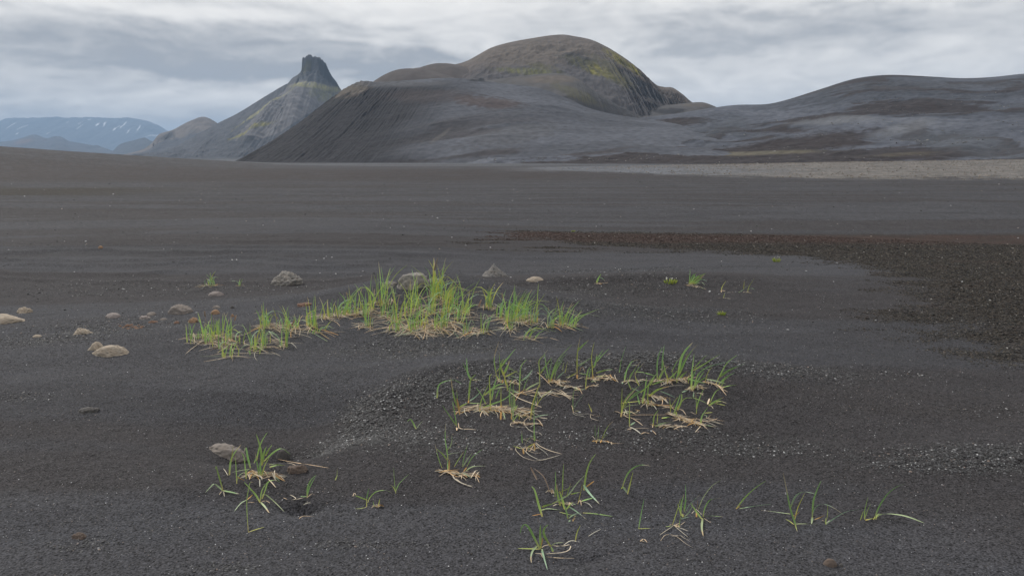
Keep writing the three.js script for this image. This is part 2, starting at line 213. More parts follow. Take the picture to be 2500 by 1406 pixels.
// ---------------------------------------------------------------- hills: each a loft from its crest line down to its foot, with a far side
const HILLS = {
table:{"crest":[[-9934.7,206.8,-11500],[-8907.9,323.5,-11500],[-7985.4,392.3,-11300],[-7329.4,456.7,-11200],[-7150.1,513.1,-11200],[-6851.4,515.1,-11000],[-6398.4,515.1,-11000],[-5944.9,520.6,-11000],[-5379.2,515.1,-11000],[-5126.1,492.9,-11000],[-4960.9,431.9,-11000],[-4797.0,348.5,-11000],[-4438.4,197.8,-11000],[-3641.8,12.5,-10800]],"foot":[[-7798.6,-9000],[-7004.8,-9000],[-6397.7,-9000],[-5864.8,-8900],[-5726.3,-8900],[-5433.6,-8800],[-5114.0,-8800],[-4748.7,-8800],[-4337.8,-8800],[-4063.8,-8800],[-3971.4,-8900],[-3876.0,-9000],[-3627.9,-9200],[-3204.0,-9500]],"back":1500,"blobs":[[-6630.7,401.7,9.1,49.7,0.5,"snow",1.2],[-6347.7,364.6,7.6,38.7,0.2,"snow",0.8],[-6269.7,276.4,14.5,15.8,0.6,"snow",0.8],[-5912.7,438.8,6.1,27.6,-0.3,"snow",0.8],[-5708.1,428.2,6.1,22.1,-0.3,"snow",0.9],[-5615.7,371.6,6.0,32.8,-0.2,"snow",0.8],[-5683.6,484.0,18.8,11.4,0.2,"snow",0.8],[-5412.8,401.7,18.2,33.2,-0.9,"snow",0.8],[-5347.0,412.3,9.1,55.3,-0.7,"snow",0.8],[-5127.4,352.5,8.9,48.8,-0.6,"snow",0.8],[-5115.6,396.4,6.1,77.4,-0.75,"snow",1.1],[-4906.6,318.1,5.9,48.3,-0.7,"snow",0.8],[-4818.2,350.6,6.0,65.7,-0.65,"snow",0.8],[-4575.7,276.4,8.7,42.1,0.2,"snow",0.8],[-5856.0,281.5,8.7,10.5,0,"snow",0.8]],"polys":[]},
farA:{"crest":[[-4974.2,90.1,-6200],[-4395.8,96.4,-6200],[-4009.4,109.0,-6200],[-3862.4,134.2,-6200],[-3702.6,159.9,-6100],[-3655.6,156.8,-6100],[-3529.7,133.0,-6000],[-3399.2,145.8,-5900],[-3354.3,136.8,-5900],[-3296.2,106.8,-5900],[-3107.5,81.4,-5800],[-2900.6,58.7,-5600],[-2688.4,18.1,-5400],[-2455.9,-6.5,-5200]],"foot":[[-3699.6,-4600],[-3269.9,-4600],[-2983.5,-4600],[-2813.6,-4500],[-2731.9,-4500],[-2696.8,-4500],[-2638.5,-4500],[-2591.8,-4500],[-2545.1,-4500],[-2498.4,-4500],[-2405.0,-4500],[-2311.6,-4500],[-2267.5,-4600],[-2266.4,-4800]],"back":900,"blobs":[[-3600.4,105.0,167.9,24.4,0.05,"orange",0.9],[-2719.8,47.5,157.9,21.1,0.1,"grey",0.4]],"polys":[]},
farB:{"crest":[[-2752.3,-1.2,-5200],[-2641.9,28.1,-5200],[-2578.5,75.8,-5200],[-2426.3,102.9,-5100],[-2367.3,115.9,-5100],[-2281.1,93.3,-5000],[-2199.5,78.0,-5000],[-2073.3,32.2,-5000],[-1945.9,-1.1,-5000]],"foot":[[-2222.8,-4200],[-2157.5,-4200],[-2092.1,-4200],[-2004.9,-4200],[-1950.4,-4200],[-1896.0,-4200],[-1830.6,-4200],[-1743.4,-4200],[-1634.4,-4200]],"back":700,"blobs":[],"polys":[]},
knob:{"crest":[[-1429.5,-4.0,-2700],[-1330.6,5.6,-2700],[-1266.2,22.2,-2700],[-1232.4,42.8,-2700],[-1212.6,64.8,-2700],[-1196.3,77.1,-2700],[-1156.5,88.0,-2700],[-1113.1,109.9,-2700],[-1084.4,122.1,-2700],[-1053.2,131.6,-2700],[-1028.6,126.2,-2700],[-1001.8,109.9,-2700],[-948.5,70.3,-2700],[-853.8,15.3,-2700]],"foot":[[-1243.7,-2350],[-1120.8,-2250],[-1050.2,-2200],[-1004.0,-2150],[-987.3,-2150],[-970.5,-2150],[-937.1,-2150],[-903.6,-2150],[-875.7,-2150],[-847.8,-2150],[-819.9,-2150],[-792.1,-2150],[-747.4,-2150],[-728.0,-2300]],"back":300,"blobs":[[-1149.0,61.1,24.6,16.4,-0.3,"rock",0.8],[-1046.1,91.4,82.1,21.9,-0.2,"tan",0.3]],"polys":[["cliff",0.8,4,[[-1180.9,60.2],[-1163.5,76.2],[-1144.3,78.8],[-1137.0,68.2],[-1154.0,57.6],[-1173.6,49.6]]]]},
peak:{"crest":[[-1064.1,-3.6,-2000],[-960.2,2.5,-1990],[-872.2,15.7,-1980],[-815.3,36.7,-1970],[-727.2,80.2,-1960],[-671.8,104.3,-1950],[-606.6,139.7,-1940],[-552.6,167.8,-1930],[-539.1,173.1,-1925],[-526.3,185.1,-1920],[-511.9,192.2,-1915],[-502.9,200.4,-1912],[-498.8,214.3,-1910],[-497.1,229.3,-1910],[-489.2,232.1,-1910],[-478.3,237.3,-1910],[-469.7,234.9,-1910],[-454.4,228.4,-1910],[-441.5,212.4,-1910],[-432.5,193.6,-1910],[-419.5,175.6,-1910],[-412.4,161.8,-1915],[-405.0,152.7,-1920],[-376.3,128.4,-1930],[-321.5,80.7,-1950],[-243.3,36.5,-1960],[-154.1,1.5,-1980]],"foot":[[-904.1,-1700],[-777.1,-1560],[-698.8,-1480],[-645.5,-1430],[-595.7,-1400],[-569.8,-1390],[-537.0,-1380],[-511.8,-1370],[-501.2,-1370],[-488.7,-1365],[-476.3,-1360],[-465.7,-1360],[-455.2,-1360],[-444.6,-1360],[-430.5,-1360],[-416.3,-1360],[-402.2,-1360],[-388.1,-1360],[-374.0,-1360],[-356.4,-1360],[-338.7,-1360],[-317.5,-1360],[-298.6,-1370],[-268.8,-1400],[-233.2,-1450],[-193.0,-1550],[-132.3,-1700]],"back":330,"blobs":[[-461.6,158.9,61.3,7.9,0.06,"mosslit",1.1],[-553.4,108.4,75.4,7.5,-0.72,"mosslit",1.0],[-526.7,52.6,40.9,6.8,-0.4,"mossy",0.8],[-422.1,132.8,28.9,13.5,0.5,"moss",0.7],[-483.2,207.2,10.0,18.0,0.3,"mossd",0.6]],"polys":[["face",0.95,7,[[-528.6,164.1],[-507.5,171.8],[-478.2,172.8],[-437.6,166.4],[-397.3,150.3],[-405.2,113.1],[-434.2,71.0],[-453.4,45.4],[-486.4,31.6],[-524.8,27.4],[-557.1,41.9],[-565.8,67.2],[-552.1,106.8],[-542.0,139.0]]],["crag",0.9,4,[[-543.9,165.2],[-523.5,184.1],[-503.3,201.1],[-499.0,231.2],[-478.2,240.6],[-452.4,231.2],[-442.3,191.7],[-420.9,161.7],[-478.3,170.9],[-516.7,168.7]]],["cliff",1,3,[[-462.2,229.3],[-446.9,223.7],[-437.8,207.7],[-426.7,191.7],[-413.8,172.8],[-391.6,150.3],[-408.1,157.1],[-433.4,171.8],[-448.3,187.9],[-455.3,206.8]]],["cliff",0.8,4,[[-555.4,41.9],[-552.3,48.9],[-522.7,40.1],[-488.5,38.4],[-489.6,30.8],[-523.1,25.8]]]]},  // face polygon and ridge moss band have light put into their colour
scree:{"crest":[[-133.7,52.5,-640],[-133.1,50.9,-628],[-130.3,49.7,-612],[-126.5,50.2,-600],[-122.3,51.3,-592],[-116.2,53.2,-586],[-110.6,54.8,-582],[-105.2,54.9,-580],[-99.3,54.2,-580],[-86.7,55.0,-585],[-72.3,56.4,-590],[-51.2,57.8,-590],[-29.9,56.6,-585],[-14.8,54.1,-580],[0.0,51.9,-575],[14.6,49.8,-570],[27.2,45.6,-560],[41.9,38.2,-545],[52.2,32.9,-535],[66.9,28.1,-520],[81.4,25.3,-510],[100.5,21.8,-500],[121.4,15.7,-480],[154.7,8.5,-460]],"foot":[[-216.9,-760],[-209.1,-620],[-177.5,-500],[-156.2,-440],[-149.5,-425],[-142.1,-415],[-133.4,-408],[-123.1,-402],[-113.6,-398],[-99.7,-392],[-82.5,-388],[-63.8,-384],[-47.3,-380],[-35.1,-376],[-23.2,-372],[-11.5,-368],[0.0,-364],[13.1,-360],[24.0,-356],[36.5,-352],[48.8,-348],[62.5,-344],[82.9,-340],[114.0,-338]],"back":120,"blobs":[[-114.4,48.1,12.9,7.4,0.1,"rockt",1.1],[-117.8,39.7,11.8,2.1,-0.55,"rockd",0.7],[-16.0,35.2,23.3,4.9,0.1,"redb",0.8],[-55.3,41.1,34.1,5.7,0.05,"redb",0.35],[-38.6,12.7,6.9,1.4,-0.8,"paler",0.4],[-23.3,56.0,7.8,2.1,0,"rockd",1],[0.0,12.2,26.5,5.5,-0.2,"grey",0.5],[-86.0,52.6,39.7,3.1,0,"grey",0.7]],"polys":[["cap",0.95,2.2,[[-123.8,43.3],[-118.8,50.2],[-109.2,54.8],[-102.2,53.9],[-101.2,47.3],[-105.5,42.8],[-114.4,41.3],[-121.5,40.5]]],["rockd",0.9,1.2,[[-125.9,37.8],[-118.3,40.0],[-109.7,40.6],[-102.8,41.7],[-101.7,40.3],[-112.1,38.3],[-121.9,36.1]]]]},
shoulderA:{"crest":[[-151.5,64.1,-800],[-143.1,70.8,-800],[-135.6,76.4,-800],[-126.5,81.6,-800],[-116.2,85.5,-800],[-106.0,87.1,-800],[-93.7,86.7,-800],[-77.5,83.9,-800],[-57.2,78.0,-800],[-36.8,70.1,-800]],"foot":[[-137.6,-680],[-127.0,-680],[-120.0,-680],[-111.1,-680],[-102.3,-680],[-91.7,-680],[-81.2,-680],[-67.0,-680],[-49.4,-680],[-32.2,-690]],"back":150,"blobs":[],"polys":[]},
shoulderB:{"crest":[[-121.8,85.3,-900],[-110.1,95.6,-900],[-98.5,100.4,-900],[-87.0,103.1,-900],[-77.9,103.5,-900],[-66.4,102.7,-900],[-55.0,100.0,-900],[-32.1,92.0,-900],[-4.6,80.9,-900]],"foot":[[-110.4,-760],[-98.6,-760],[-86.8,-760],[-74.9,-760],[-65.1,-760],[-55.2,-760],[-43.4,-760],[-27.6,-760],[-4.0,-780]],"back":150,"blobs":[],"polys":[]},
dome:{"crest":[[-142.7,76.4,-900],[-133.3,84.0,-900],[-123.7,92.1,-905],[-112.2,98.8,-910],[-98.4,101.3,-920],[-82.9,102.8,-930],[-67.0,106.7,-940],[-53.1,112.0,-950],[-39.0,120.7,-960],[-24.6,129.6,-970],[-5.0,136.6,-980],[19.9,141.9,-985],[45.1,146.4,-990],[62.6,147.6,-990],[75.8,145.0,-985],[93.8,140.0,-975],[107.6,132.7,-965],[121.2,123.4,-955],[138.7,109.0,-940],[150.9,95.4,-925],[162.8,81.7,-910],[171.2,77.7,-900],[179.4,76.6,-895],[186.7,70.3,-885],[196.4,59.1,-870],[207.6,52.5,-860],[231.8,42.5,-850]],"foot":[[-118.1,-690],[-109.2,-690],[-102.0,-690],[-93.1,-690],[-82.3,-690],[-71.6,-690],[-59.1,-690],[-48.3,-690],[-35.8,-690],[-21.5,-690],[-5.4,-690],[14.2,-685],[42.3,-680],[67.0,-680],[91.7,-680],[112.9,-680],[127.0,-680],[137.6,-680],[146.4,-680],[152.8,-685],[159.3,-690],[162.9,-690],[167.7,-695],[172.5,-700],[178.7,-710],[188.7,-720],[211.2,-740]],"back":420,"blobs":[[23.6,117.9,83.2,22.0,-0.05,"tan",0.9],[17.1,89.3,37.6,4.4,0.12,"moss",1],[83.2,95.2,27.2,7.2,0.5,"mossy",1.1],[71.6,103.0,20.8,10.2,0.5,"dark",0.8],[105.3,88.0,27.2,11.8,0.75,"mossd",0.8],[123.6,105.3,26.1,7.6,0.72,"mossy",0.9],[-32.7,80.0,3.8,2.5,0,"rockd",1.2],[137.5,71.4,26.5,6.2,0.7,"grey",0.6],[35.0,94.3,18.1,4.5,0.2,"mossd",0.8]],"polys":[]},
knoll:{"crest":[[-66.9,67.5,-770],[-43.3,70.5,-770],[-19.7,73.2,-770],[3.9,76.1,-768],[23.4,78.0,-765],[36.9,78.5,-762],[47.3,77.9,-760],[57.9,74.9,-756],[67.1,68.7,-750],[76.0,61.0,-742],[93.7,48.8,-730],[114.0,37.4,-715],[133.5,29.9,-700]],"foot":[[-54.7,-620],[-35.1,-615],[-15.8,-610],[3.1,-605],[21.8,-600],[34.2,-600],[45.1,-600],[56.0,-600],[65.4,-600],[74.7,-600],[88.7,-600],[106.7,-605],[125.5,-620]],"back":90,"blobs":[[34.0,71.5,31.2,5.1,0,"tan",0.9],[81.5,42.7,32.7,8.0,0.25,"dark",1],[55.3,56.8,22.7,5.3,0.45,"mossd",0.7]],"polys":[]},  // dark blob: dark scree with the lower flank's shadow put into colour
nub:{"crest":[[111.2,40.1,-800],[127.4,47.7,-800],[143.8,50.1,-800],[164.2,52.5,-800],[180.6,54.1,-800],[192.1,54.1,-800],[200.0,51.0,-795],[209.1,46.3,-790],[228.9,37.1,-780]],"foot":[[89.0,-660],[103.7,-655],[118.0,-650],[134.9,-650],[150.1,-650],[161.9,-650],[173.3,-655],[186.3,-665],[207.7,-690]],"back":110,"blobs":[[152.1,43.5,15.6,3.5,-0.05,"dark",1],[180.2,50.8,16.4,2.5,0,"tan",0.6]],"polys":[]},  // dark blob: a patch of darker colour on the flank
right:{"crest":[[34.8,21.3,-520],[57.3,24.1,-530],[83.6,27.1,-560],[104.4,30.0,-580],[126.5,33.1,-600],[156.0,38.2,-620],[180.7,41.7,-640],[206.8,42.9,-650],[223.3,46.2,-650],[246.2,53.3,-650],[269.0,60.6,-650],[282.0,63.8,-650],[298.4,65.7,-650],[315.0,65.9,-650],[339.0,64.1,-645],[359.4,62.5,-640],[379.2,62.8,-635],[401.6,64.9,-630],[432.8,66.9,-620],[473.7,66.3,-600],[532.1,62.1,-580],[614.6,55.0,-560]],"foot":[[-23.3,-345],[-12.2,-335],[0.0,-325],[13.1,-316],[25.6,-308],[37.4,-300],[48.8,-294],[61.3,-288],[71.7,-282],[81.6,-276],[91.1,-270],[99.4,-266],[107.4,-262],[115.1,-258],[124.2,-252],[132.7,-246],[141.9,-242],[151.9,-238],[164.9,-232],[183.4,-228],[209.2,-224],[251.0,-225]],"back":260,"blobs":[[241.6,30.2,15.7,3.8,-0.12,"brown",1.2],[183.7,21.6,20.4,2.3,-0.1,"pale",0.8],[107.2,23.2,26.0,3.3,-0.08,"brown",1.1],[154.7,15.3,9.5,1.5,-0.2,"brown",0.9],[138.3,7.4,45.2,3.0,-0.14,"brown",1.1],[195.1,12.1,20.8,1.9,-0.32,"brown",0.8],[49.1,8.9,42.0,1.4,-0.2,"brown",0.9],[80.4,2.3,53.8,2.0,-0.03,"brown",0.9],[196.3,7.4,20.8,5.9,-0.2,"bluegrey",0.7],[145.6,0.5,21.5,1.1,-0.04,"brown",0.8],[127.5,19.8,30.8,5.2,-0.25,"bluegrey",0.5],[201.5,16.0,30.9,1.8,-0.2,"pale",0.6],[110.4,2.7,22.1,0.8,-0.04,"paley",0.7],[158.2,2.2,17.1,0.6,-0.05,"olive",0.6],[291.6,51.4,78.9,4.4,0,"greyd",0.5]],"polys":[]}
};
const ROCKC = { rock: [0.055, 0.052, 0.05], rockd: [0.026, 0.026, 0.028], rockt: [0.115, 0.098, 0.082], moss: [0.125, 0.125, 0.052], mosslit: [0.225, 0.215, 0.105], mossy: [0.235, 0.215, 0.03], mossd: [0.10, 0.092, 0.04], grey: [0.105, 0.104, 0.110], greyd: [0.066, 0.066, 0.072], tan: [0.125, 0.105, 0.088], redb: [0.072, 0.050, 0.044], dark: [0.036, 0.034, 0.036], brown: [0.034, 0.026, 0.0255], pale: [0.150, 0.155, 0.168], paley: [0.15, 0.135, 0.095], paler: [0.14, 0.13, 0.12], bluegrey: [0.074, 0.080, 0.092], olive: [0.095, 0.08, 0.055], orange: [0.16, 0.095, 0.065], snow: [0.75, 0.77, 0.80], face: [0.122, 0.117, 0.120], crag: [0.074, 0.075, 0.078], cliff: [0.030, 0.031, 0.035], cap: [0.165, 0.140, 0.118] };  // on the peak tower, cliff is dark rock with painted shade
function curve(pts, dim) {          // smooth curve through points, parameter 0..n-1
  const n = pts.length, at = (i) => pts[clamp(i, 0, n - 1)];
  return (u) => { const i = Math.min(n - 2, Math.floor(u)), t = u - i, a = at(i - 1), b = at(i), c = at(i + 1), d = at(i + 2), o = [];
    for (let m = 0; m < dim; m++) { const m1 = (c[m] - a[m]) / 2, m2 = (d[m] - b[m]) / 2, t2 = t * t, t3 = t2 * t; o.push((2 * t3 - 3 * t2 + 1) * b[m] + (t3 - 2 * t2 + t) * m1 + (-2 * t3 + 3 * t2) * c[m] + (t3 - t2) * m2); }
    return o; };
}
const hillMat = new THREE.MeshPhysicalMaterial({ specularIntensity: 0.35, vertexColors: true, roughness: 0.95, side: THREE.DoubleSide });
function hill(key, name, label, nu, nv, o) {
  const H = HILLS[key], crest = curve(H.crest, 3), foot = curve(H.foot, 2), n = H.crest.length, nb = 14, rows = nb + nv + 1;
  const cum = [0]; for (let i = 1; i < n; i++) cum.push(cum[i - 1] + Math.hypot(H.crest[i][0] - H.crest[i - 1][0], H.crest[i][1] - H.crest[i - 1][1]) + 0.5 * Math.hypot(H.foot[i][0] - H.foot[i - 1][0], H.foot[i][1] - H.foot[i - 1][1]) * 0.6);
  const pos = new Float32Array(nu * rows * 3), col = new Float32Array(nu * rows * 3);
  let seg = 0;
  for (let i = 0; i < nu; i++) {
    const L = cum[n - 1] * i / (nu - 1); while (seg < n - 2 && cum[seg + 1] < L) seg++;
    const u = seg + (L - cum[seg]) / (cum[seg + 1] - cum[seg] || 1), c = crest(u), f = foot(u), fy = groundY(f[0], f[1], false) - 0.6;
    const away = Math.hypot(c[0], c[2]), bx = c[0] / away, bz = c[2] / away;
    for (let j = 0; j < rows; j++) {
      const k = (j * nu + i) * 3; let x, y, z, t;
      if (j < nb) { t = (nb - j) / nb; x = c[0] + bx * H.back * t; z = c[2] + bz * H.back * t; y = mix(fy, c[1], 1 - Math.pow(t, 1.4)); t = -t; }
      else { t = (j - nb) / nv; x = mix(c[0], f[0], t); z = mix(c[2], f[1], t); y = fy + (c[1] - fy) * o.profile(t, u / (n - 1), u); }
      if (o.jag && j >= nb) y += o.jag(u, x) * smooth(0.16, 0, t);
      const T = Math.max(0, t), dy = o.relief ? o.relief(x, y, z, u, T, c) : 0;
      y += dy * (t < 0 ? 0.4 : smooth(0, o.crestKeep ?? 0.04, T) * 0.9 + 0.1) * smooth(1, 0.94, T);
      pos[k] = x; pos[k + 1] = y; pos[k + 2] = z;
      let q = o.color(x, y, z, u, T, dy);
      const gr = fbm3(x * o.grain, y * o.grain, z * o.grain, 3);
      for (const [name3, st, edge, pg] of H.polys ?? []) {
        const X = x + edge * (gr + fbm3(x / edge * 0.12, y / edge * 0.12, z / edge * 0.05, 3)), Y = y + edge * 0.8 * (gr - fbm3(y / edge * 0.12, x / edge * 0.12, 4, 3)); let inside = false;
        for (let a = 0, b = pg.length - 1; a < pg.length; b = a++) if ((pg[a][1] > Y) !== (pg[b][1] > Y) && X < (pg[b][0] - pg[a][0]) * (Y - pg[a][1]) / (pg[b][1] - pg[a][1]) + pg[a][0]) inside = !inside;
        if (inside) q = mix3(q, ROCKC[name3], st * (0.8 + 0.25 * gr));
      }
      for (const [ex, ey, rx, ry, rot, name2, st] of H.blobs) {
        const dx = x - ex, dv = y - ey; if (Math.abs(dx) > 3 * (rx + ry) || Math.abs(dv) > 3 * (rx + ry)) continue;
        const cc = Math.cos(rot), sn = -Math.sin(rot), a = (dx * cc + dv * sn) / rx, b = (-dx * sn + dv * cc) / ry, m = a * a + b * b;
        if (m < 5) q = mix3(q, ROCKC[name2], clamp(st * (/^moss/.test(name2) ? clamp(0.62 + 1.5 * fbm((u - T * 1.5) * 11, T * 3, 3)) : 1) * smooth(1.3, 0.6, Math.sqrt(m) + 0.6 * gr + 0.35 * fbm3(x * o.grain * 0.22, y * o.grain * 0.3, z * o.grain * 0.1, 2))));
      }
      const v = 1 + (o.speck ?? 0.3) * gr;
      for (let m = 0; m < 3; m++) col[k + m] = q[m] * v * (o.tone ?? 0.66);
    }
  }
  const g = gridGeometry(nu, rows, pos, col), m = mesh(numbered(name), g, hillMat, scene);
  return tag(m, label, name.replace(/_/g, ' ').split(' ').pop(), null, 'structure');
}
const concave = (a) => (t) => Math.pow(1 - t, a);
// far things first
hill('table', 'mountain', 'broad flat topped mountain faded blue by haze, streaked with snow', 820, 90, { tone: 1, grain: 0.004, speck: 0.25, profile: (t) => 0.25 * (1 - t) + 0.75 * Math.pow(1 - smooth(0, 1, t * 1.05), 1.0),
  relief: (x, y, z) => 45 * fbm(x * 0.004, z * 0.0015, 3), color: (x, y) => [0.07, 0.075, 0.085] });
hill('farA', 'hill', 'low rounded hills with a rusty orange patch below the snow streaked mountain', 320, 40, { grain: 0.01, speck: 0.4, profile: concave(1.35), relief: (x, y, z) => 22 * fbm(x * 0.006, z * 0.004, 4), color: () => [0.075, 0.07, 0.075] });
hill('farB', 'hill', 'small pointed hazy hill between the rusty hills and the knob ridge', 200, 40, { grain: 0.012, speck: 0.4, profile: concave(1.3), relief: (x, y, z) => 12 * fbm(x * 0.01, z * 0.006, 4), color: () => [0.07, 0.068, 0.07] });
hill('knob', 'hill', 'rounded knob ridge with a small dark cliff, leaning against the horned peak', 300, 90, { tone: 0.95, grain: 0.035, speck: 0.5, profile: (t) => 0.35 * (1 - t) + 0.65 * Math.pow(1 - t, 2.0),
  relief: (x, y, z, u, t) => 7 * fbm(x * 0.02, z * 0.012, 4) + (u > 3.4 && u < 6.2 ? -9 * smooth(0.03, 0.12, t) * smooth(0.3, 0.15, t) * (1 + fbm(x * 0.08, y * 0.05, 3)) : 0), color: (x, y, z, u, t) => mix3([0.125, 0.110, 0.102], [0.058, 0.059, 0.066], smooth(0.2, 0.3, t + 0.15 * fbm(x * 0.02, y * 0.03, 3))) });
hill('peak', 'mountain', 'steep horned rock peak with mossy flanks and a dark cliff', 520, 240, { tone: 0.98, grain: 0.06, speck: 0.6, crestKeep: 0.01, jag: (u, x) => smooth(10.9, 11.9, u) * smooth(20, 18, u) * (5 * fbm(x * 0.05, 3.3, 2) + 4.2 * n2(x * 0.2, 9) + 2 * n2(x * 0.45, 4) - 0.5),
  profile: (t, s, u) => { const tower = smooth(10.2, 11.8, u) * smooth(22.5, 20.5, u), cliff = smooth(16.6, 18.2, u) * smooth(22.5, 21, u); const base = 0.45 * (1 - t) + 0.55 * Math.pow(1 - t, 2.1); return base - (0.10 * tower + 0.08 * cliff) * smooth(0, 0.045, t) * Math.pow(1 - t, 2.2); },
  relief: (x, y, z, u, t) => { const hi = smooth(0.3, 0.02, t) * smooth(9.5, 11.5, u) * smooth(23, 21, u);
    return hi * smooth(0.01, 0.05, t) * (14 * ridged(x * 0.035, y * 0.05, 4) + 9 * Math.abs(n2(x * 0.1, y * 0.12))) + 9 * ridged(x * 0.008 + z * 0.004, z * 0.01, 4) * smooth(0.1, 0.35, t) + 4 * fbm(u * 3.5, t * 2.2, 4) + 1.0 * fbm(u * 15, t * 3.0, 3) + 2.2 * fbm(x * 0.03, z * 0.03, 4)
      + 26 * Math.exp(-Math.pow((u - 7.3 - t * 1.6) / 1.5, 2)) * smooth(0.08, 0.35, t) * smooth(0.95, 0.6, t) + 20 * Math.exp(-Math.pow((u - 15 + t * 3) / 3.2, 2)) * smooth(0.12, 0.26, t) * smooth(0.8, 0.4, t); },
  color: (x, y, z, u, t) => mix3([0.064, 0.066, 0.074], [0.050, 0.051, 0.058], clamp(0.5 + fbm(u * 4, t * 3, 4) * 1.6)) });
hill('dome', 'hill', 'highest broad domed hill with tan top and bright yellow green moss streaks', 760, 200, { tone: 0.84, grain: 0.12, speck: 0.5,
  profile: (t) => 1 - Math.pow(t, 1.45) * 0.62 - 0.38 * t,
  relief: (x, y, z, u, t) => { const rt = smooth(14.5, 18, u), gul = fbm((u - t * 1.5) * 4.2, t * 1.1, 3); return smooth(0.02, 0.2, t) * (9 * ridged(x * 0.012 + 3, z * 0.011, 5) + 3 * ridged(x * 0.05, z * 0.04 + 2, 3)) + rt * smooth(0.05, 0.3, t) * (-13 * Math.pow(1 - Math.abs(gul), 6) + 2.6 * ridged((u - t) * 7 + 0.8 * fbm(x * 0.02, z * 0.02, 2), t * 2, 3)) + 1.0 * fbm(x * 0.06, z * 0.05, 3); },
  color: (x, y, z, u, t) => { const st = fbm(x * 0.02, y * 0.05, 4); return mix3(mix3([0.112, 0.093, 0.082], [0.082, 0.076, 0.078], smooth(0.15, 0.5, t + 0.2 * st)), [0.055, 0.053, 0.054], clamp(smooth(0.2, 0.4, fbm((u - t * 1.5) * 7 + 0.5 * fbm(x * 0.03, z * 0.03, 2), t * 1.6, 3)) * smooth(13, 16, u) + smooth(0.22, 0.42, fbm(u * 11 + fbm(x * 0.04, y * 0.06, 2), t * 5, 3)) * 0.5)); } });
hill('shoulderB', 'hill', 'rear rounded tan shoulder at the foot of the domed hill', 160, 50, { tone: 0.82, grain: 0.12, speck: 0.35, profile: (t) => 1 - Math.pow(t, 1.4), relief: (x, y, z) => 1.6 * fbm(x * 0.03, z * 0.02, 3), color: () => [0.100, 0.085, 0.078] });
hill('shoulderA', 'hill', 'smooth tan shoulder rising behind the rocky cap of the scree hill', 200, 60, { tone: 0.8, grain: 0.12, speck: 0.35, profile: (t) => 1 - Math.pow(t, 1.4), relief: (x, y, z) => 1.6 * fbm(x * 0.03, z * 0.02, 3), color: () => [0.094, 0.081, 0.076] });
hill('nub', 'hill', 'small low nub with a dark patch between the domed hill and the long grey slope', 240, 60, { tone: 0.75, grain: 0.15, speck: 0.4, profile: (t) => 1 - Math.pow(t, 1.3), relief: (x, y, z) => 1.2 * fbm(x * 0.04, z * 0.03, 3), color: () => [0.085, 0.08, 0.08] });
hill('knoll', 'hill', 'rounded tan knoll in front of the domed hill, dark on its lower flank', 360, 90, { tone: 0.8, grain: 0.15, speck: 0.45, profile: (t) => 0.5 * (1 - Math.pow(t, 1.5)) + 0.5 * (1 - t), relief: (x, y, z, u, t) => 1.6 * fbm(x * 0.03, z * 0.02, 3) + 1.2 * fbm(u * 9 - t * 5, t * 2, 3) * smooth(6, 9, u), color: (x, y, z, u, t) => mix3([0.088, 0.083, 0.082], [0.058, 0.056, 0.058], smooth(7, 9.5, u) * 0.7) });
hill('scree', 'hill', 'long dark scree hill with furrowed slope and a tan rocky cap', 760, 230, { tone: 0.68, grain: 0.28, speck: 0.55, crestKeep: 0.03, jag: (u, x) => smooth(2.5, 4, u) * smooth(8.6, 7, u) * (1.6 * fbm(x * 0.25, 2, 3)),
  profile: (t, s, u) => { const flat = smooth(9, 15, u); return mix(1 - 0.86 * t - 0.14 * smooth(0, 1, t) - 0.05 * Math.sin(Math.PI * t), 1 - Math.pow(t, 0.8) * 0.55 - 0.45 * Math.pow(t, 1.7), flat * 0.8) ; },
  relief: (x, y, z, u, t) => { const r = smooth(12.5, 9, u), cap = smooth(3, 4.4, u) * smooth(9, 7.4, u) * smooth(0.16, 0.03, t);
    return r * smooth(0.02, 0.2, t) * ((0.3 + 1.0 * clamp(0.5 + fbm(u * 1.7, t * 3, 2))) * (1.5 * ridged(u * 9 + 0.5 * fbm(x * 0.03, z * 0.03, 3), t * 1.2, 3) + 0.7 * fbm(u * 44 + 0.9 * fbm(x * 0.05, z * 0.05, 2), t * 3.0, 3))) + cap * (2.6 * fbm(x * 0.14, y * 0.2, 4)) + 3.2 * ridged(x * 0.008 + z * 0.004, z * 0.013, 3) * smooth(0.06, 0.3, t) * smooth(7, 12, u) + 0.4 * fbm(x * 0.25, z * 0.25, 3); },
  color: (x, y, z, u, t) => { const face = smooth(14, 9.5, u + 3 * t * 0 - 1.5 * fbm(x * 0.02, z * 0.02, 2)), st = fbm(u * 18 + 0.8 * fbm(x * 0.04, z * 0.04, 3), t * 2.6, 4);
    return mix3(mix3(mix3([0.112, 0.118, 0.139], [0.082, 0.086, 0.101], smooth(-0.2, 0.2, fbm(x * 0.012 + z * 0.01, z * 0.03, 4))), [0.056, 0.047, 0.047], smooth(0.10, 0.2, fbm(x * 0.008 + z * 0.012, z * 0.03 + 7, 4)) * smooth(0.35, 0.8, t) * 0.75), mix3([0.036, 0.0345, 0.040], [0.017, 0.0165, 0.020], clamp(0.5 + st * 1.4)), face * smooth(0.02, 0.14, t)); } });
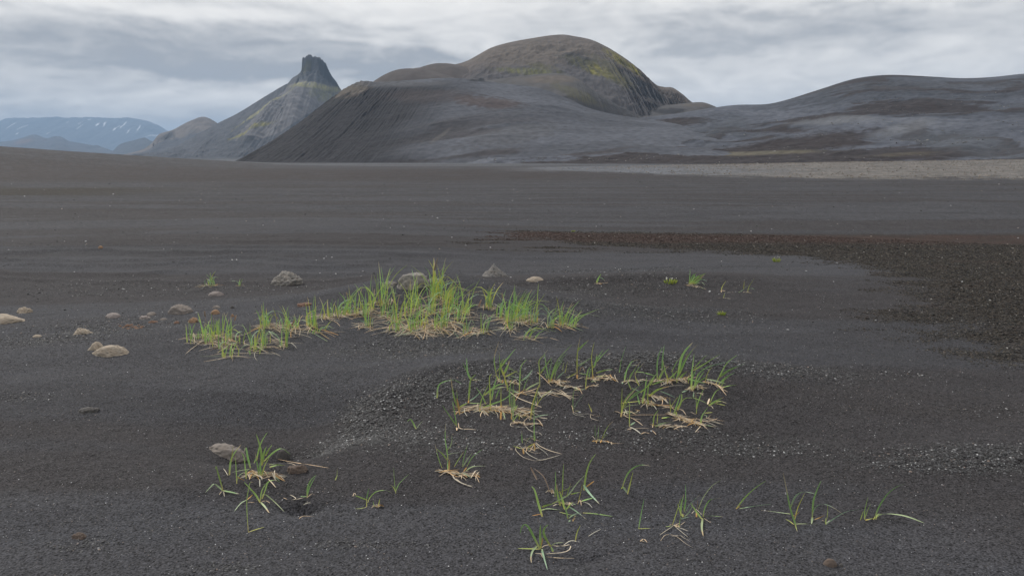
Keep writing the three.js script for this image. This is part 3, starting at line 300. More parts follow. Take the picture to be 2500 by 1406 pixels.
hill('right', 'hill', 'long grey slope crossed by dark brown gravel bands and pale lobes', 820, 280, { tone: 0.74, grain: 0.3, speck: 0.6, 
  profile: (t, s, u) => 0.62 * Math.pow(1 - t, 1.65) + 0.38 * (1 - smooth(0.02, 1, t)),
  relief: (x, y, z, u, t) => smooth(0.03, 0.2, t) * (4.6 * ridged((x + z * 0.8) * 0.0075, (z - x * 0.35) * 0.012, 4) + 1.1 * fbm((x + z * 0.7) * 0.06, (z - x * 0.5) * 0.03, 3)) + 0.45 * fbm(x * 0.25, z * 0.25, 3),
  color: (x, y, z, u, t) => { const wp = 14 * fbm(x * 0.011, z * 0.013, 3), band = fbm((y - 0.10 * x + wp) * 0.085, x * 0.005 + 3, 4), fine = fbm((y - 0.14 * x + wp) * 0.5, x * 0.03, 3);
    let q = mix3([0.056, 0.060, 0.072], [0.096, 0.103, 0.126], smooth(-0.18, 0.24, band + 0.28 * fine)); q = mix3(q, [0.135, 0.143, 0.166], smooth(0.24, 0.32, band + 0.3 * fine) * 0.7);
    return mix3(q, [0.036, 0.028, 0.0275], smooth(0.03, 0.10, -band - 0.22 * fine + (t < 0.35 ? -0.16 : t > 0.7 ? 0.10 : 0.0)) * 0.9); } });

// ---------------------------------------------------------------- loose stones and grains: uncountable, one object for each kind
function stoneGeometry(seed, detail = 0) { const r = rng(seed), g = mergeVertices(new THREE.IcosahedronGeometry(1, detail).deleteAttribute('uv').deleteAttribute('normal')), p = g.attributes.position; for (let i = 0; i < p.count; i++) { const s = 0.75 + 0.45 * r(); p.setXYZ(i, p.getX(i) * s, p.getY(i) * s, p.getZ(i) * s); } const f = g.toNonIndexed(); f.computeVertexNormals(); return f; }
function scatter(name, label, category, seed, count, size, pick, tint, mat) {
  const im = shadows(new THREE.InstancedMesh(stoneGeometry(seed), mat, count)), r = rng(seed), m = new THREE.Matrix4(), q = new THREE.Quaternion(), e = new THREE.Euler(), s = new THREE.Vector3(), v = new THREE.Vector3(), col = new THREE.Color();
  let k = 0, tries = 0;
  while (k < count && tries++ < count * 60) {
    const at = pick(r); if (!at) continue;
    const [x, y, z, sc] = at, a = size(r, x, z) * (sc ?? 1);
    e.set((r() - 0.5) * 0.9, r() * 6.283, (r() - 0.5) * 0.9); q.setFromEuler(e); s.set(a * (0.8 + 0.6 * r()), a * (0.45 + 0.35 * r()), a * (0.75 + 0.4 * r())); v.set(x, y + a * 0.12, z);
    m.compose(v, q, s); im.setMatrixAt(k, m); const c = tint(r, x, z); im.setColorAt(k, col.setRGB(c[0], c[1], c[2])); k++;
  }
  im.count = k; im.name = name; scene.add(im); return tag(im, label, category, null, 'stuff');
}
const grainMat = new THREE.MeshStandardMaterial({ roughness: 0.62 }), stoneMat = new THREE.MeshStandardMaterial({ roughness: 0.85 });
const polar = (r, d0, d1, a) => { const rad = d0 * Math.pow(d1 / d0, r()), th = (r() * 2 - 1) * a; return [Math.sin(th) * rad, -Math.cos(th) * rad]; };
const sandTint = (r) => { const u = r(); if (u > 0.98) { const v = 0.2 + 0.35 * r(); return [v, v, v * 1.02]; } if (u > 0.94) { const v = 0.09 + 0.1 * r(); return [v * 1.15, v * 0.92, v * 0.8]; } const v = 0.018 + 0.06 * r() * r(); return [v, v * 0.985, v * 1.02]; };
scatter('coarse_grains', 'coarse black sand grains with pale specks strewn over the near sand', 'sand', 3, 170000, (r) => 0.0012 + 0.0021 * Math.pow(r(), 3), (r) => { const [x, z] = polar(r, 2.3, 9, 0.66); if (r() > 0.28 + 1.5 * Math.max(0, fbm(x * 1.3, z * 1.9, 3) + 0.12)) return null; return [x, groundY(x, z), z, 0.75 + 0.1 * Math.hypot(x, z)]; }, sandTint, grainMat);
scatter('gravel', 'dark angular gravel gathered on the sand ridges', 'gravel', 4, 130000, (r) => 0.0017 + 0.0056 * Math.pow(r(), 3.6), (r) => { const [x, z] = polar(r, 2.4, 12, 0.66); const g = gravelMask(x, -z); return r() < g ? [x, groundY(x, z), z, 0.8 + 0.05 * Math.hypot(x, z)] : null; },
  (r) => { const u = r(); if (u > 0.968) { const v = 0.14 + 0.26 * r(); return [v, v, v]; } if (u > 0.955) { const v = 0.1 + 0.1 * r(); return [v * 1.2, v * 0.9, v * 0.75]; } const v = 0.012 + 0.085 * Math.pow(r(), 3); return [v, v * 0.99, v * 1.03]; }, grainMat);
scatter('cinders', 'brown and black cinder lumps of the rough patch beyond the grass', 'cinders', 5, 150000, (r) => 0.0045 + 0.0085 * r() * r(), (r) => { const [x, z] = polar(r, 4.6, 16.4, 0.66); return r() < cinderMask(x, -z) ? [x, groundY(x, z), z, 0.5 + 0.055 * Math.hypot(x, z)] : null; },
  (r, x, z) => { const u = r(); if (u > 0.994) return [0.25, 0.24, 0.22]; const red = smooth(13.6, 14.4, -z) * smooth(15.9, 15.2, -z) * 0.8 + 0.25 * smooth(0.15, 0.5, fbm(x * 0.9, z * 1.4, 3)); const v = 0.6 + 0.9 * r(); const c = mix3(u < 0.45 ? [0.018, 0.017, 0.016] : u < 0.8 ? [0.034, 0.027, 0.021] : [0.05, 0.042, 0.032], [0.046, 0.025, 0.020], clamp(red)); return [c[0] * v, c[1] * v, c[2] * v]; }, stoneMat);
scatter('pebbles', 'scattered small pebbles over the open plain', 'pebbles', 6, 3000, (r) => 0.005 + 0.014 * Math.pow(r(), 4), (r) => { const [x, z] = polar(r, 7, 60, 0.66); return [x, groundY(x, z), z, 0.6 + 0.035 * Math.hypot(x, z)]; }, (r) => { const u = r(); const v = u > 0.86 ? 0.16 + 0.3 * r() : 0.03 + 0.05 * r(); return u > 0.97 ? [v * 1.1, v * 0.95, v * 0.8] : [v, v, v]; }, stoneMat);
scatter('bank_stones', 'pale stones covering the tan gravel bank at the foot of the grey slope', 'stones', 7, 24000, (r) => 0.018 + 0.10 * Math.pow(r(), 9), (r) => { const d = 56 + 70 * r(), x = -12 + 105 * r(); if (r() > smooth(0, 20, x) * smooth(56, 62, d - 26 * smooth(26, 0, x))) return null; return [x, groundY(x, -d), -d]; },
  (r, x) => { const v = 0.11 + 0.15 * r() * r(); return x + 16 * r() > 22 ? [v * 1.12, v * 0.97, v * 0.82] : [v * 0.96, v, v * 1.08]; }, stoneMat);
{
  const hills = scene.children.filter((o) => o.userData.kind === 'structure' && /grey slope crossed/.test(o.userData.label))[0].geometry.attributes.position;
  scatter('slope_stones', 'pale stones dotted over the long grey slope', 'stones', 8, 5000, (r) => 0.10 + 0.5 * Math.pow(r(), 8), (r) => { const k = Math.floor(r() * hills.count), x = hills.getX(k), y = hills.getY(k), z = hills.getZ(k); if (z < -520 || r() > 0.05 + smooth(0.08, 0.3, fbm(x * 0.03, z * 0.03, 3) + 0.3 * fbm(x * 0.15, z * 0.15, 2))) return null; return [x + (r() - 0.5) * 0.4, y, z]; },
    (r) => { const v = 0.08 + 0.2 * r() * r(); return [v * 1.03, v, v * 0.94]; }, stoneMat);
}

// ---------------------------------------------------------------- rocks
const ROCKS = [
[-2.716,-9.205,0.403,0.17,"rugged","grey","pale grey rugged lava boulder sitting free on the sand"],
[-0.946,-7.3,0.337,0.181,"dome2","grey","cracked grey lava boulder standing behind the thick grass"],
[-1.165,-7.327,0.165,0.062,"rugged","grey","flat knobbly grey stone at the foot of the cracked boulder"],
[-0.739,-7.373,0.174,0.042,"smooth","brown","low buried stone on the far side of the cracked boulder"],
[-0.2,-9.409,0.351,0.174,"pyramid","greyd","pitted grey stone shaped like a pyramid"],
[0.266,-8.901,0.209,0.055,"smooth","tan","flat smooth tan stone near the pyramid stone"],
[-3.288,-8.505,0.173,0.057,"smooth","mauve","low mauve grey stone in front of the isolated tuft"],
[-3.144,-7.231,0.233,0.094,"smooth","brown","brown rounded stone with a chipped underside"],
[-3.709,-7.079,0.145,0.048,"smooth","mauve","smooth pinkish oval stone lying by itself"],
[-3.393,-7.031,0.121,0.036,"rugged","mauve","jagged flat grey pink stone beside a small round one"],
[-3.398,-7.182,0.093,0.036,"smooth","brown","small round brown stone beside the jagged flat stone"],
[-2.755,-7.078,0.091,0.048,"smooth","orange","smooth orange brown stone below a small dark one"],
[-2.855,-7.376,0.087,0.033,"smooth","brown","small brown grey stone above the orange stone"],
[-2.663,-7.26,0.043,0.029,"smooth","dark","tiny dark stone apart from the orange stone"],
[-2.528,-6.89,0.033,0.031,"smooth","orange","tiny orange pebble by the grass row"],
[-2.809,-6.696,0.094,0.053,"rugged","orange","rough orange stone at the end of the grass row"],
[-1.931,-7.093,0.16,0.04,"rugged","red","flat rusty red stone behind the grass row"],
[-2.961,-6.713,0.051,0.027,"smooth","red","small reddish stone in front of the chipped brown stone"],
[-3.171,-6.923,0.067,0.02,"smooth","brown","thin flat brown stone by the chipped brown stone"],
[-3.218,-6.813,0.088,0.023,"rugged","rust","crumbled rusty flake near the jagged flat stone"],
[-4.807,-7.512,0.145,0.072,"rugged","tan","lumpy tan stone behind the long smooth boulder"],
[-4.717,-7.061,0.357,0.092,"smooth","tan","long smooth greenish tan boulder"],
[-3.633,-6.428,0.146,0.062,"rugged","tan","pitted tan stone tilted in gravel"],
[-3.226,-5.857,0.133,0.073,"curl","tan","hooked tan stone leaning on the biggest tan slab"],
[-3.055,-5.76,0.306,0.098,"slab","tan","biggest tan slab with dark pores"],
[-4.018,-6.414,0.076,0.025,"smooth","tan","small low tan stone in a patch of gravel"],
[-1.622,-4.155,0.265,0.082,"dome","brown","rounded brown stone half sunk beside the sand pit"],
[-1.309,-4.231,0.093,0.064,"dome","dark","dark stone half buried in the sand pit"],
[-1.032,-3.516,0.11,0.041,"rugged","dbrown","dark brown stone under the long dry stalk"],
[-2.582,-4.542,0.139,0.034,"rugged","dark","flat lump of dark gravelly crust"],
[-1.744,-2.919,0.063,0.026,"rugged","dbrown","brown lump among loose cinders on smooth sand"],
[1.194,-2.704,0.055,0.029,"smooth","dbrown","smooth dark brown stone with a pebble next to it"],
[1.233,-2.695,0.018,0.013,"smooth","dark","pebble next to the smooth dark brown stone"],
[-6.54,-12.289,0.072,0.041,"smooth","orange","lone small orange stone far out on the rippled sand"],
[-4.038,-11.121,0.03,0.025,"smooth","white","white pebble, one of a pair on the rippled sand"],
[-3.974,-11.122,0.03,0.025,"smooth","white","white pebble, one of a pair on the rippled sand"],
[-3.381,-6.68,0.058,0.026,"smooth","rust","largest flake of the rusty crumbled stone cluster"],
[-20.287,-488.473,3.55,1.598,"rugged","tan","pale block at the foot of the dark scree hill"],
[-3.459,-6.706,0.033,0.015,"rugged","rust","rusty flake in the crumbled stone cluster"],
[-3.4,-6.645,0.039,0.015,"rugged","rust","rusty flake in the crumbled stone cluster"],
[-3.364,-6.72,0.047,0.015,"rugged","rust","rusty flake in the crumbled stone cluster"],
[-3.285,-6.616,0.053,0.015,"rugged","rust","rusty flake in the crumbled stone cluster"],
[-3.282,-6.685,0.032,0.015,"rugged","rust","rusty flake in the crumbled stone cluster"],
[-3.21,-6.594,0.039,0.015,"rugged","rust","rusty flake in the crumbled stone cluster"],
[-3.311,-6.552,0.046,0.015,"rugged","rust","rusty flake in the crumbled stone cluster"],
[-3.223,-6.524,0.053,0.015,"rugged","rust","rusty flake in the crumbled stone cluster"],
[-3.3,-6.603,0.032,0.015,"rugged","rust","rusty flake in the crumbled stone cluster"],
[-3.191,-6.532,0.039,0.015,"rugged","rust","rusty flake in the crumbled stone cluster"]
];
const TINT = { grey: [0.205, 0.19, 0.172], greyd: [0.165, 0.155, 0.145], brown: [0.175, 0.152, 0.135], tan: [0.30, 0.25, 0.195], mauve: [0.215, 0.185, 0.172], orange: [0.26, 0.165, 0.10], red: [0.17, 0.10, 0.07], rust: [0.155, 0.09, 0.058], dark: [0.075, 0.070, 0.066], dbrown: [0.095, 0.070, 0.056], white: [0.7, 0.7, 0.68] };
const rockMat = new THREE.MeshStandardMaterial({ vertexColors: true, roughness: 0.9 });
ROCKS.forEach(([x, z, w, h, kind, tint, label], n) => {
  const small = w < 0.06, g = mergeVertices(new THREE.IcosahedronGeometry(1, small ? 5 : w > 0.15 ? 22 : 12).deleteAttribute('uv').deleteAttribute('normal')), p = g.attributes.position, col = new Float32Array(p.count * 3), r = rng(900 + n * 7), S = n * 5.7;
  const cuts = []; for (let i = 0; i < (kind === 'smooth' || kind === 'dome' || kind === 'dome2' ? 5 : 9); i++) { const a = r() * 6.283, e = -0.2 + r() * 1.2; cuts.push([Math.cos(a) * Math.cos(e), Math.sin(e), Math.sin(a) * Math.cos(e), (kind === 'smooth' || kind === 'dome' ? 0.74 : 0.64) + 0.25 * r()]); }
  const rough = { rugged: 0.20, pyramid: 0.17, smooth: 0.085, dome: 0.09, dome2: 0.13, slab: 0.08, curl: 0.09 }[kind], base = TINT[tint];
  for (let i = 0; i < p.count; i++) {
    let X = p.getX(i), Y = p.getY(i), Z = p.getZ(i), k = 1;
    for (const [a, b, c, d] of cuts) { const q = X * a + Y * b + Z * c; if (q > d) k = Math.min(k, d / q * 0.7 + 0.3); }
    const nz = fbm3(X * 1.6 + S, Y * 1.6, Z * 1.6, 4), fz = fbm3(X * 5 + S, Y * 5, Z * 5, 4);
    k *= 1 + rough * (1.5 * nz + 1.1 * fz);
    const pore = smooth(0.22, 0.42, fbm3(X * 7 - S, Y * 7, Z * 7, 2)); k -= pore * (kind === 'smooth' ? 0.025 : 0.05);
    X *= k; Y *= k; Z *= k;
    if (kind === 'pyramid') { const s = clamp(1.1 - 0.68 * Math.max(0, Y)); X = (X - 0.12 * Y * 0) * s - 0.2 * Math.max(0, Y); Z *= s; }
    if (kind === 'slab') { Y = Y > 0 ? Math.min(Y, 0.82 + 0.1 * nz) * (0.62 + 0.38 * smooth(-1, -0.1, X)) : Y; }
    if (kind === 'curl') { Y = Y > 0 ? Y * (0.55 + 0.45 * smooth(-0.9, 0.3, X)) : Y; if (X > 0.1 && Z > 0.2) Y -= 0.3 * smooth(0.1, 0.6, X); }
    if (kind === 'dome2' && Y > 0.72) Y = 0.72 + (Y - 0.72) * 0.35;
    if (Y < 0) Y *= 0.5;
    p.setXYZ(i, X * w / 2, Y * h * (kind === 'dome' ? 1.12 : kind === 'dome2' ? 1.15 : 0.98), Z * w * (kind === 'slab' ? 0.26 : kind === 'dome' ? 0.27 : 0.36));
    const v = 1 + 0.30 * nz + 0.32 * fz, pc = 1 - pore * (kind === 'smooth' ? 0.25 : 0.45), warm = 1 + 0.06 * fbm3(X * 3, Y * 3 + S, Z * 3, 2);
    col[i * 3] = base[0] * v * pc * warm; col[i * 3 + 1] = base[1] * v * pc; col[i * 3 + 2] = base[2] * v * pc / warm;
  }
  g.setAttribute('color', new THREE.BufferAttribute(col, 3)); g.computeVertexNormals();
  const m = mesh(numbered(w > 0.2 ? 'boulder' : w > 0.05 ? 'stone' : 'pebble'), g, rockMat, scene);
  const bed = Math.min(groundY(x, z), 0.35 * groundY(x, z) + 0.65 * Math.min(groundY(x + w * 0.42, z), groundY(x - w * 0.42, z), groundY(x, z + w * 0.28)));
  m.position.set(x, bed - h * (kind === 'dome' || kind === 'dome2' ? 0.22 : 0.13), z); m.rotation.y = (r() - 0.5) * 0.5;
  const grp = { 'rusty flake in the crumbled stone cluster': 'rusty flakes of the crumbled stone', 'white pebble, one of a pair on the rippled sand': 'pair of white pebbles' }[label];
  tag(m, label, w > 0.2 ? 'boulder' : w > 0.05 ? 'stone' : 'pebble', grp);
});

// ---------------------------------------------------------------- grass
const leafMat = new THREE.MeshPhysicalMaterial({ vertexColors: true, roughness: 0.62, transmission: 0.3, thickness: 0, side: THREE.DoubleSide });
const strawMat = new THREE.MeshStandardMaterial({ vertexColors: true, roughness: 0.8, side: THREE.DoubleSide });
const LEAF = { g: [[0.54, 0.50, 0.16], [0.32, 0.50, 0.13], [0.295, 0.47, 0.155]], p: [[0.38, 0.45, 0.18], [0.35, 0.48, 0.27], [0.39, 0.50, 0.31]], y: [[0.62, 0.48, 0.17], [0.52, 0.57, 0.12], [0.45, 0.53, 0.13]], o: [[0.55, 0.36, 0.16], [0.52, 0.31, 0.105], [0.48, 0.29, 0.11]], s: [[0.46, 0.36, 0.245], [0.53, 0.43, 0.305], [0.50, 0.41, 0.305]], w: [[0.26, 0.17, 0.115], [0.28, 0.19, 0.13], [0.34, 0.24, 0.17]] };
// a leaf: a folded, tapering ribbon through the given points (metres, from the plant's foot)
function ribbon(pts, width, kind, r, segs = 7, light = 1) {
  const cv = curve(pts, 3), n = pts.length - 1, pos = [], col = [], idx = [], [c0, c1, c2] = LEAF[kind], tone = (0.72 + 0.55 * r()) * light, hue = (r() - 0.5) * 0.3, twist = (r() - 0.5) * 1.3, dry = r() < 0.4 ? 0.62 + 0.3 * r() : 2, drag = 1 + (r() - 0.5) * 0.3, foldAmt = kind === 's' || kind === 'w' ? 0.35 : 0.28, flat = kind === 's' || kind === 'w' || kind === 'o';
  for (let i = 0; i <= segs; i++) {
    const t = i / segs, a = cv(t * n), b = cv(Math.min(n, t * n + 0.02)), c = cv(Math.max(0, t * n - 0.02));
    let tx = b[0] - c[0], ty = b[1] - c[1], tz = b[2] - c[2]; const tl = Math.hypot(tx, ty, tz) || 1; tx /= tl; ty /= tl; tz /= tl;
    // across: level and square to the leaf, turned a little along its length
    let ax = 1 - tx * tx, ay = -tx * ty, az = -tx * tz; if (Math.hypot(ax, ay, az) < 0.25) { ax = -tz * tx; ay = -tz * ty; az = 1 - tz * tz; }
    const al = Math.hypot(ax, ay, az); ax /= al; ay /= al; az /= al;
    const nx = ay * tz - az * ty, ny = az * tx - ax * tz, nz = ax * ty - ay * tx, ph = twist * (t - 0.2), cs = Math.cos(ph), sn = Math.sin(ph);
    const bx = ax * cs + nx * sn, by = ay * cs + ny * sn, bz = az * cs + nz * sn, fx = nx * cs - ax * sn, fy = ny * cs - ay * sn, fz = nz * cs - az * sn;
    const w = width * 0.5 * (flat ? Math.sqrt(clamp(1.04 - Math.pow(Math.abs(t * 2 - 0.9), 3))) : (0.55 + 0.45 * smooth(0, 0.35, t)) * Math.pow(1 - t, 0.55) + 0.04), f = w * foldAmt;
    pos.push(a[0] - bx * w, a[1] - by * w, a[2] - bz * w, a[0] + fx * f, a[1] + fy * f, a[2] + fz * f, a[0] + bx * w, a[1] + by * w, a[2] + bz * w);
    const q = t < 0.22 * drag ? mix3(c0, c1, smooth(0.03, 0.22, t)) : mix3(c1, c2, (t - 0.22) / 0.78), v = tone * (0.93 + 0.14 * r());
    if (t > dry && !flat) { q[0] = 0.5; q[1] = 0.41; q[2] = 0.25; }   // withered tip
    for (let m = 0; m < 3; m++) { const e = m === 1 ? 0.92 : 1.02; col.push(q[0] * v * e * (1 + hue), q[1] * v * e, q[2] * v * e * (1 - hue)); }
    if (i < segs) { const k = i * 3; idx.push(k, k + 1, k + 3, k + 1, k + 4, k + 3, k + 1, k + 2, k + 4, k + 2, k + 5, k + 4); }
  }
  const g = new THREE.BufferGeometry(); g.setAttribute('position', new THREE.Float32BufferAttribute(pos, 3)); g.setAttribute('color', new THREE.Float32BufferAttribute(col, 3)); g.setIndex(idx); g.computeVertexNormals(); return g;
}
const partName = { g: 'blade', p: 'blade', y: 'blade', o: 'dead_leaf', s: 'straw', w: 'stalk' };
function thing(name, label, category, x, z, group) { const o = new THREE.Group(); o.name = numbered(name); o.position.set(x, groundY(x, z), z); scene.add(o); return tag(o, label, category, group); }
function strawHeap(o, r, ax, az, bx, bz, count, spread, height, along) {   // fallen straw between two points: too fine to pick apart
  const gs = [], ox = o.position.x, oy = o.position.y, oz = o.position.z;
  const len = Math.hypot(bx - ax, bz - az), dir = Math.atan2(bz - az, bx - ax);
  for (let i = 0; i < count; i++) {
    const t = r(), L = (0.35 + 0.75 * r()) * (len * 0.5 + spread * 1.6), th = (r() < (along ?? 0.75) ? dir + (r() - 0.5) * 0.7 + (r() < 0.3 ? Math.PI : 0) : r() * 6.283);
    let x = mix(ax, bx, t) + (r() - 0.5) * spread, z = mix(az, bz, t) + (r() - 0.5) * spread, pts = [], bend = (r() - 0.5) * 1.6, a = th, hh = height * (0.15 + 0.85 * r() * r()), n = 4;
    x -= Math.cos(th) * L * 0.4; z -= Math.sin(th) * L * 0.4;
    for (let k = 0; k <= n; k++) { const y = groundY(ox + x, oz + z) - oy + 0.003 + hh * Math.sin(Math.PI * clamp(0.12 + k / n * 0.95)) * (0.6 + 0.4 * r()); pts.push([x, y, z]); a += bend / n + (r() - 0.5) * 0.35; x += Math.cos(a) * L / n; z += Math.sin(a) * L / n; }
    gs.push(ribbon(pts, 0.0022 + 0.0026 * r(), r() < 0.12 ? 'o' : r() < 0.06 ? 'p' : 's', r, 6));
  }
  if (gs.length) { const m = mesh('dead_straw', mergeGeometries(gs), strawMat, o); m.userData.kind = 'stuff'; }
}
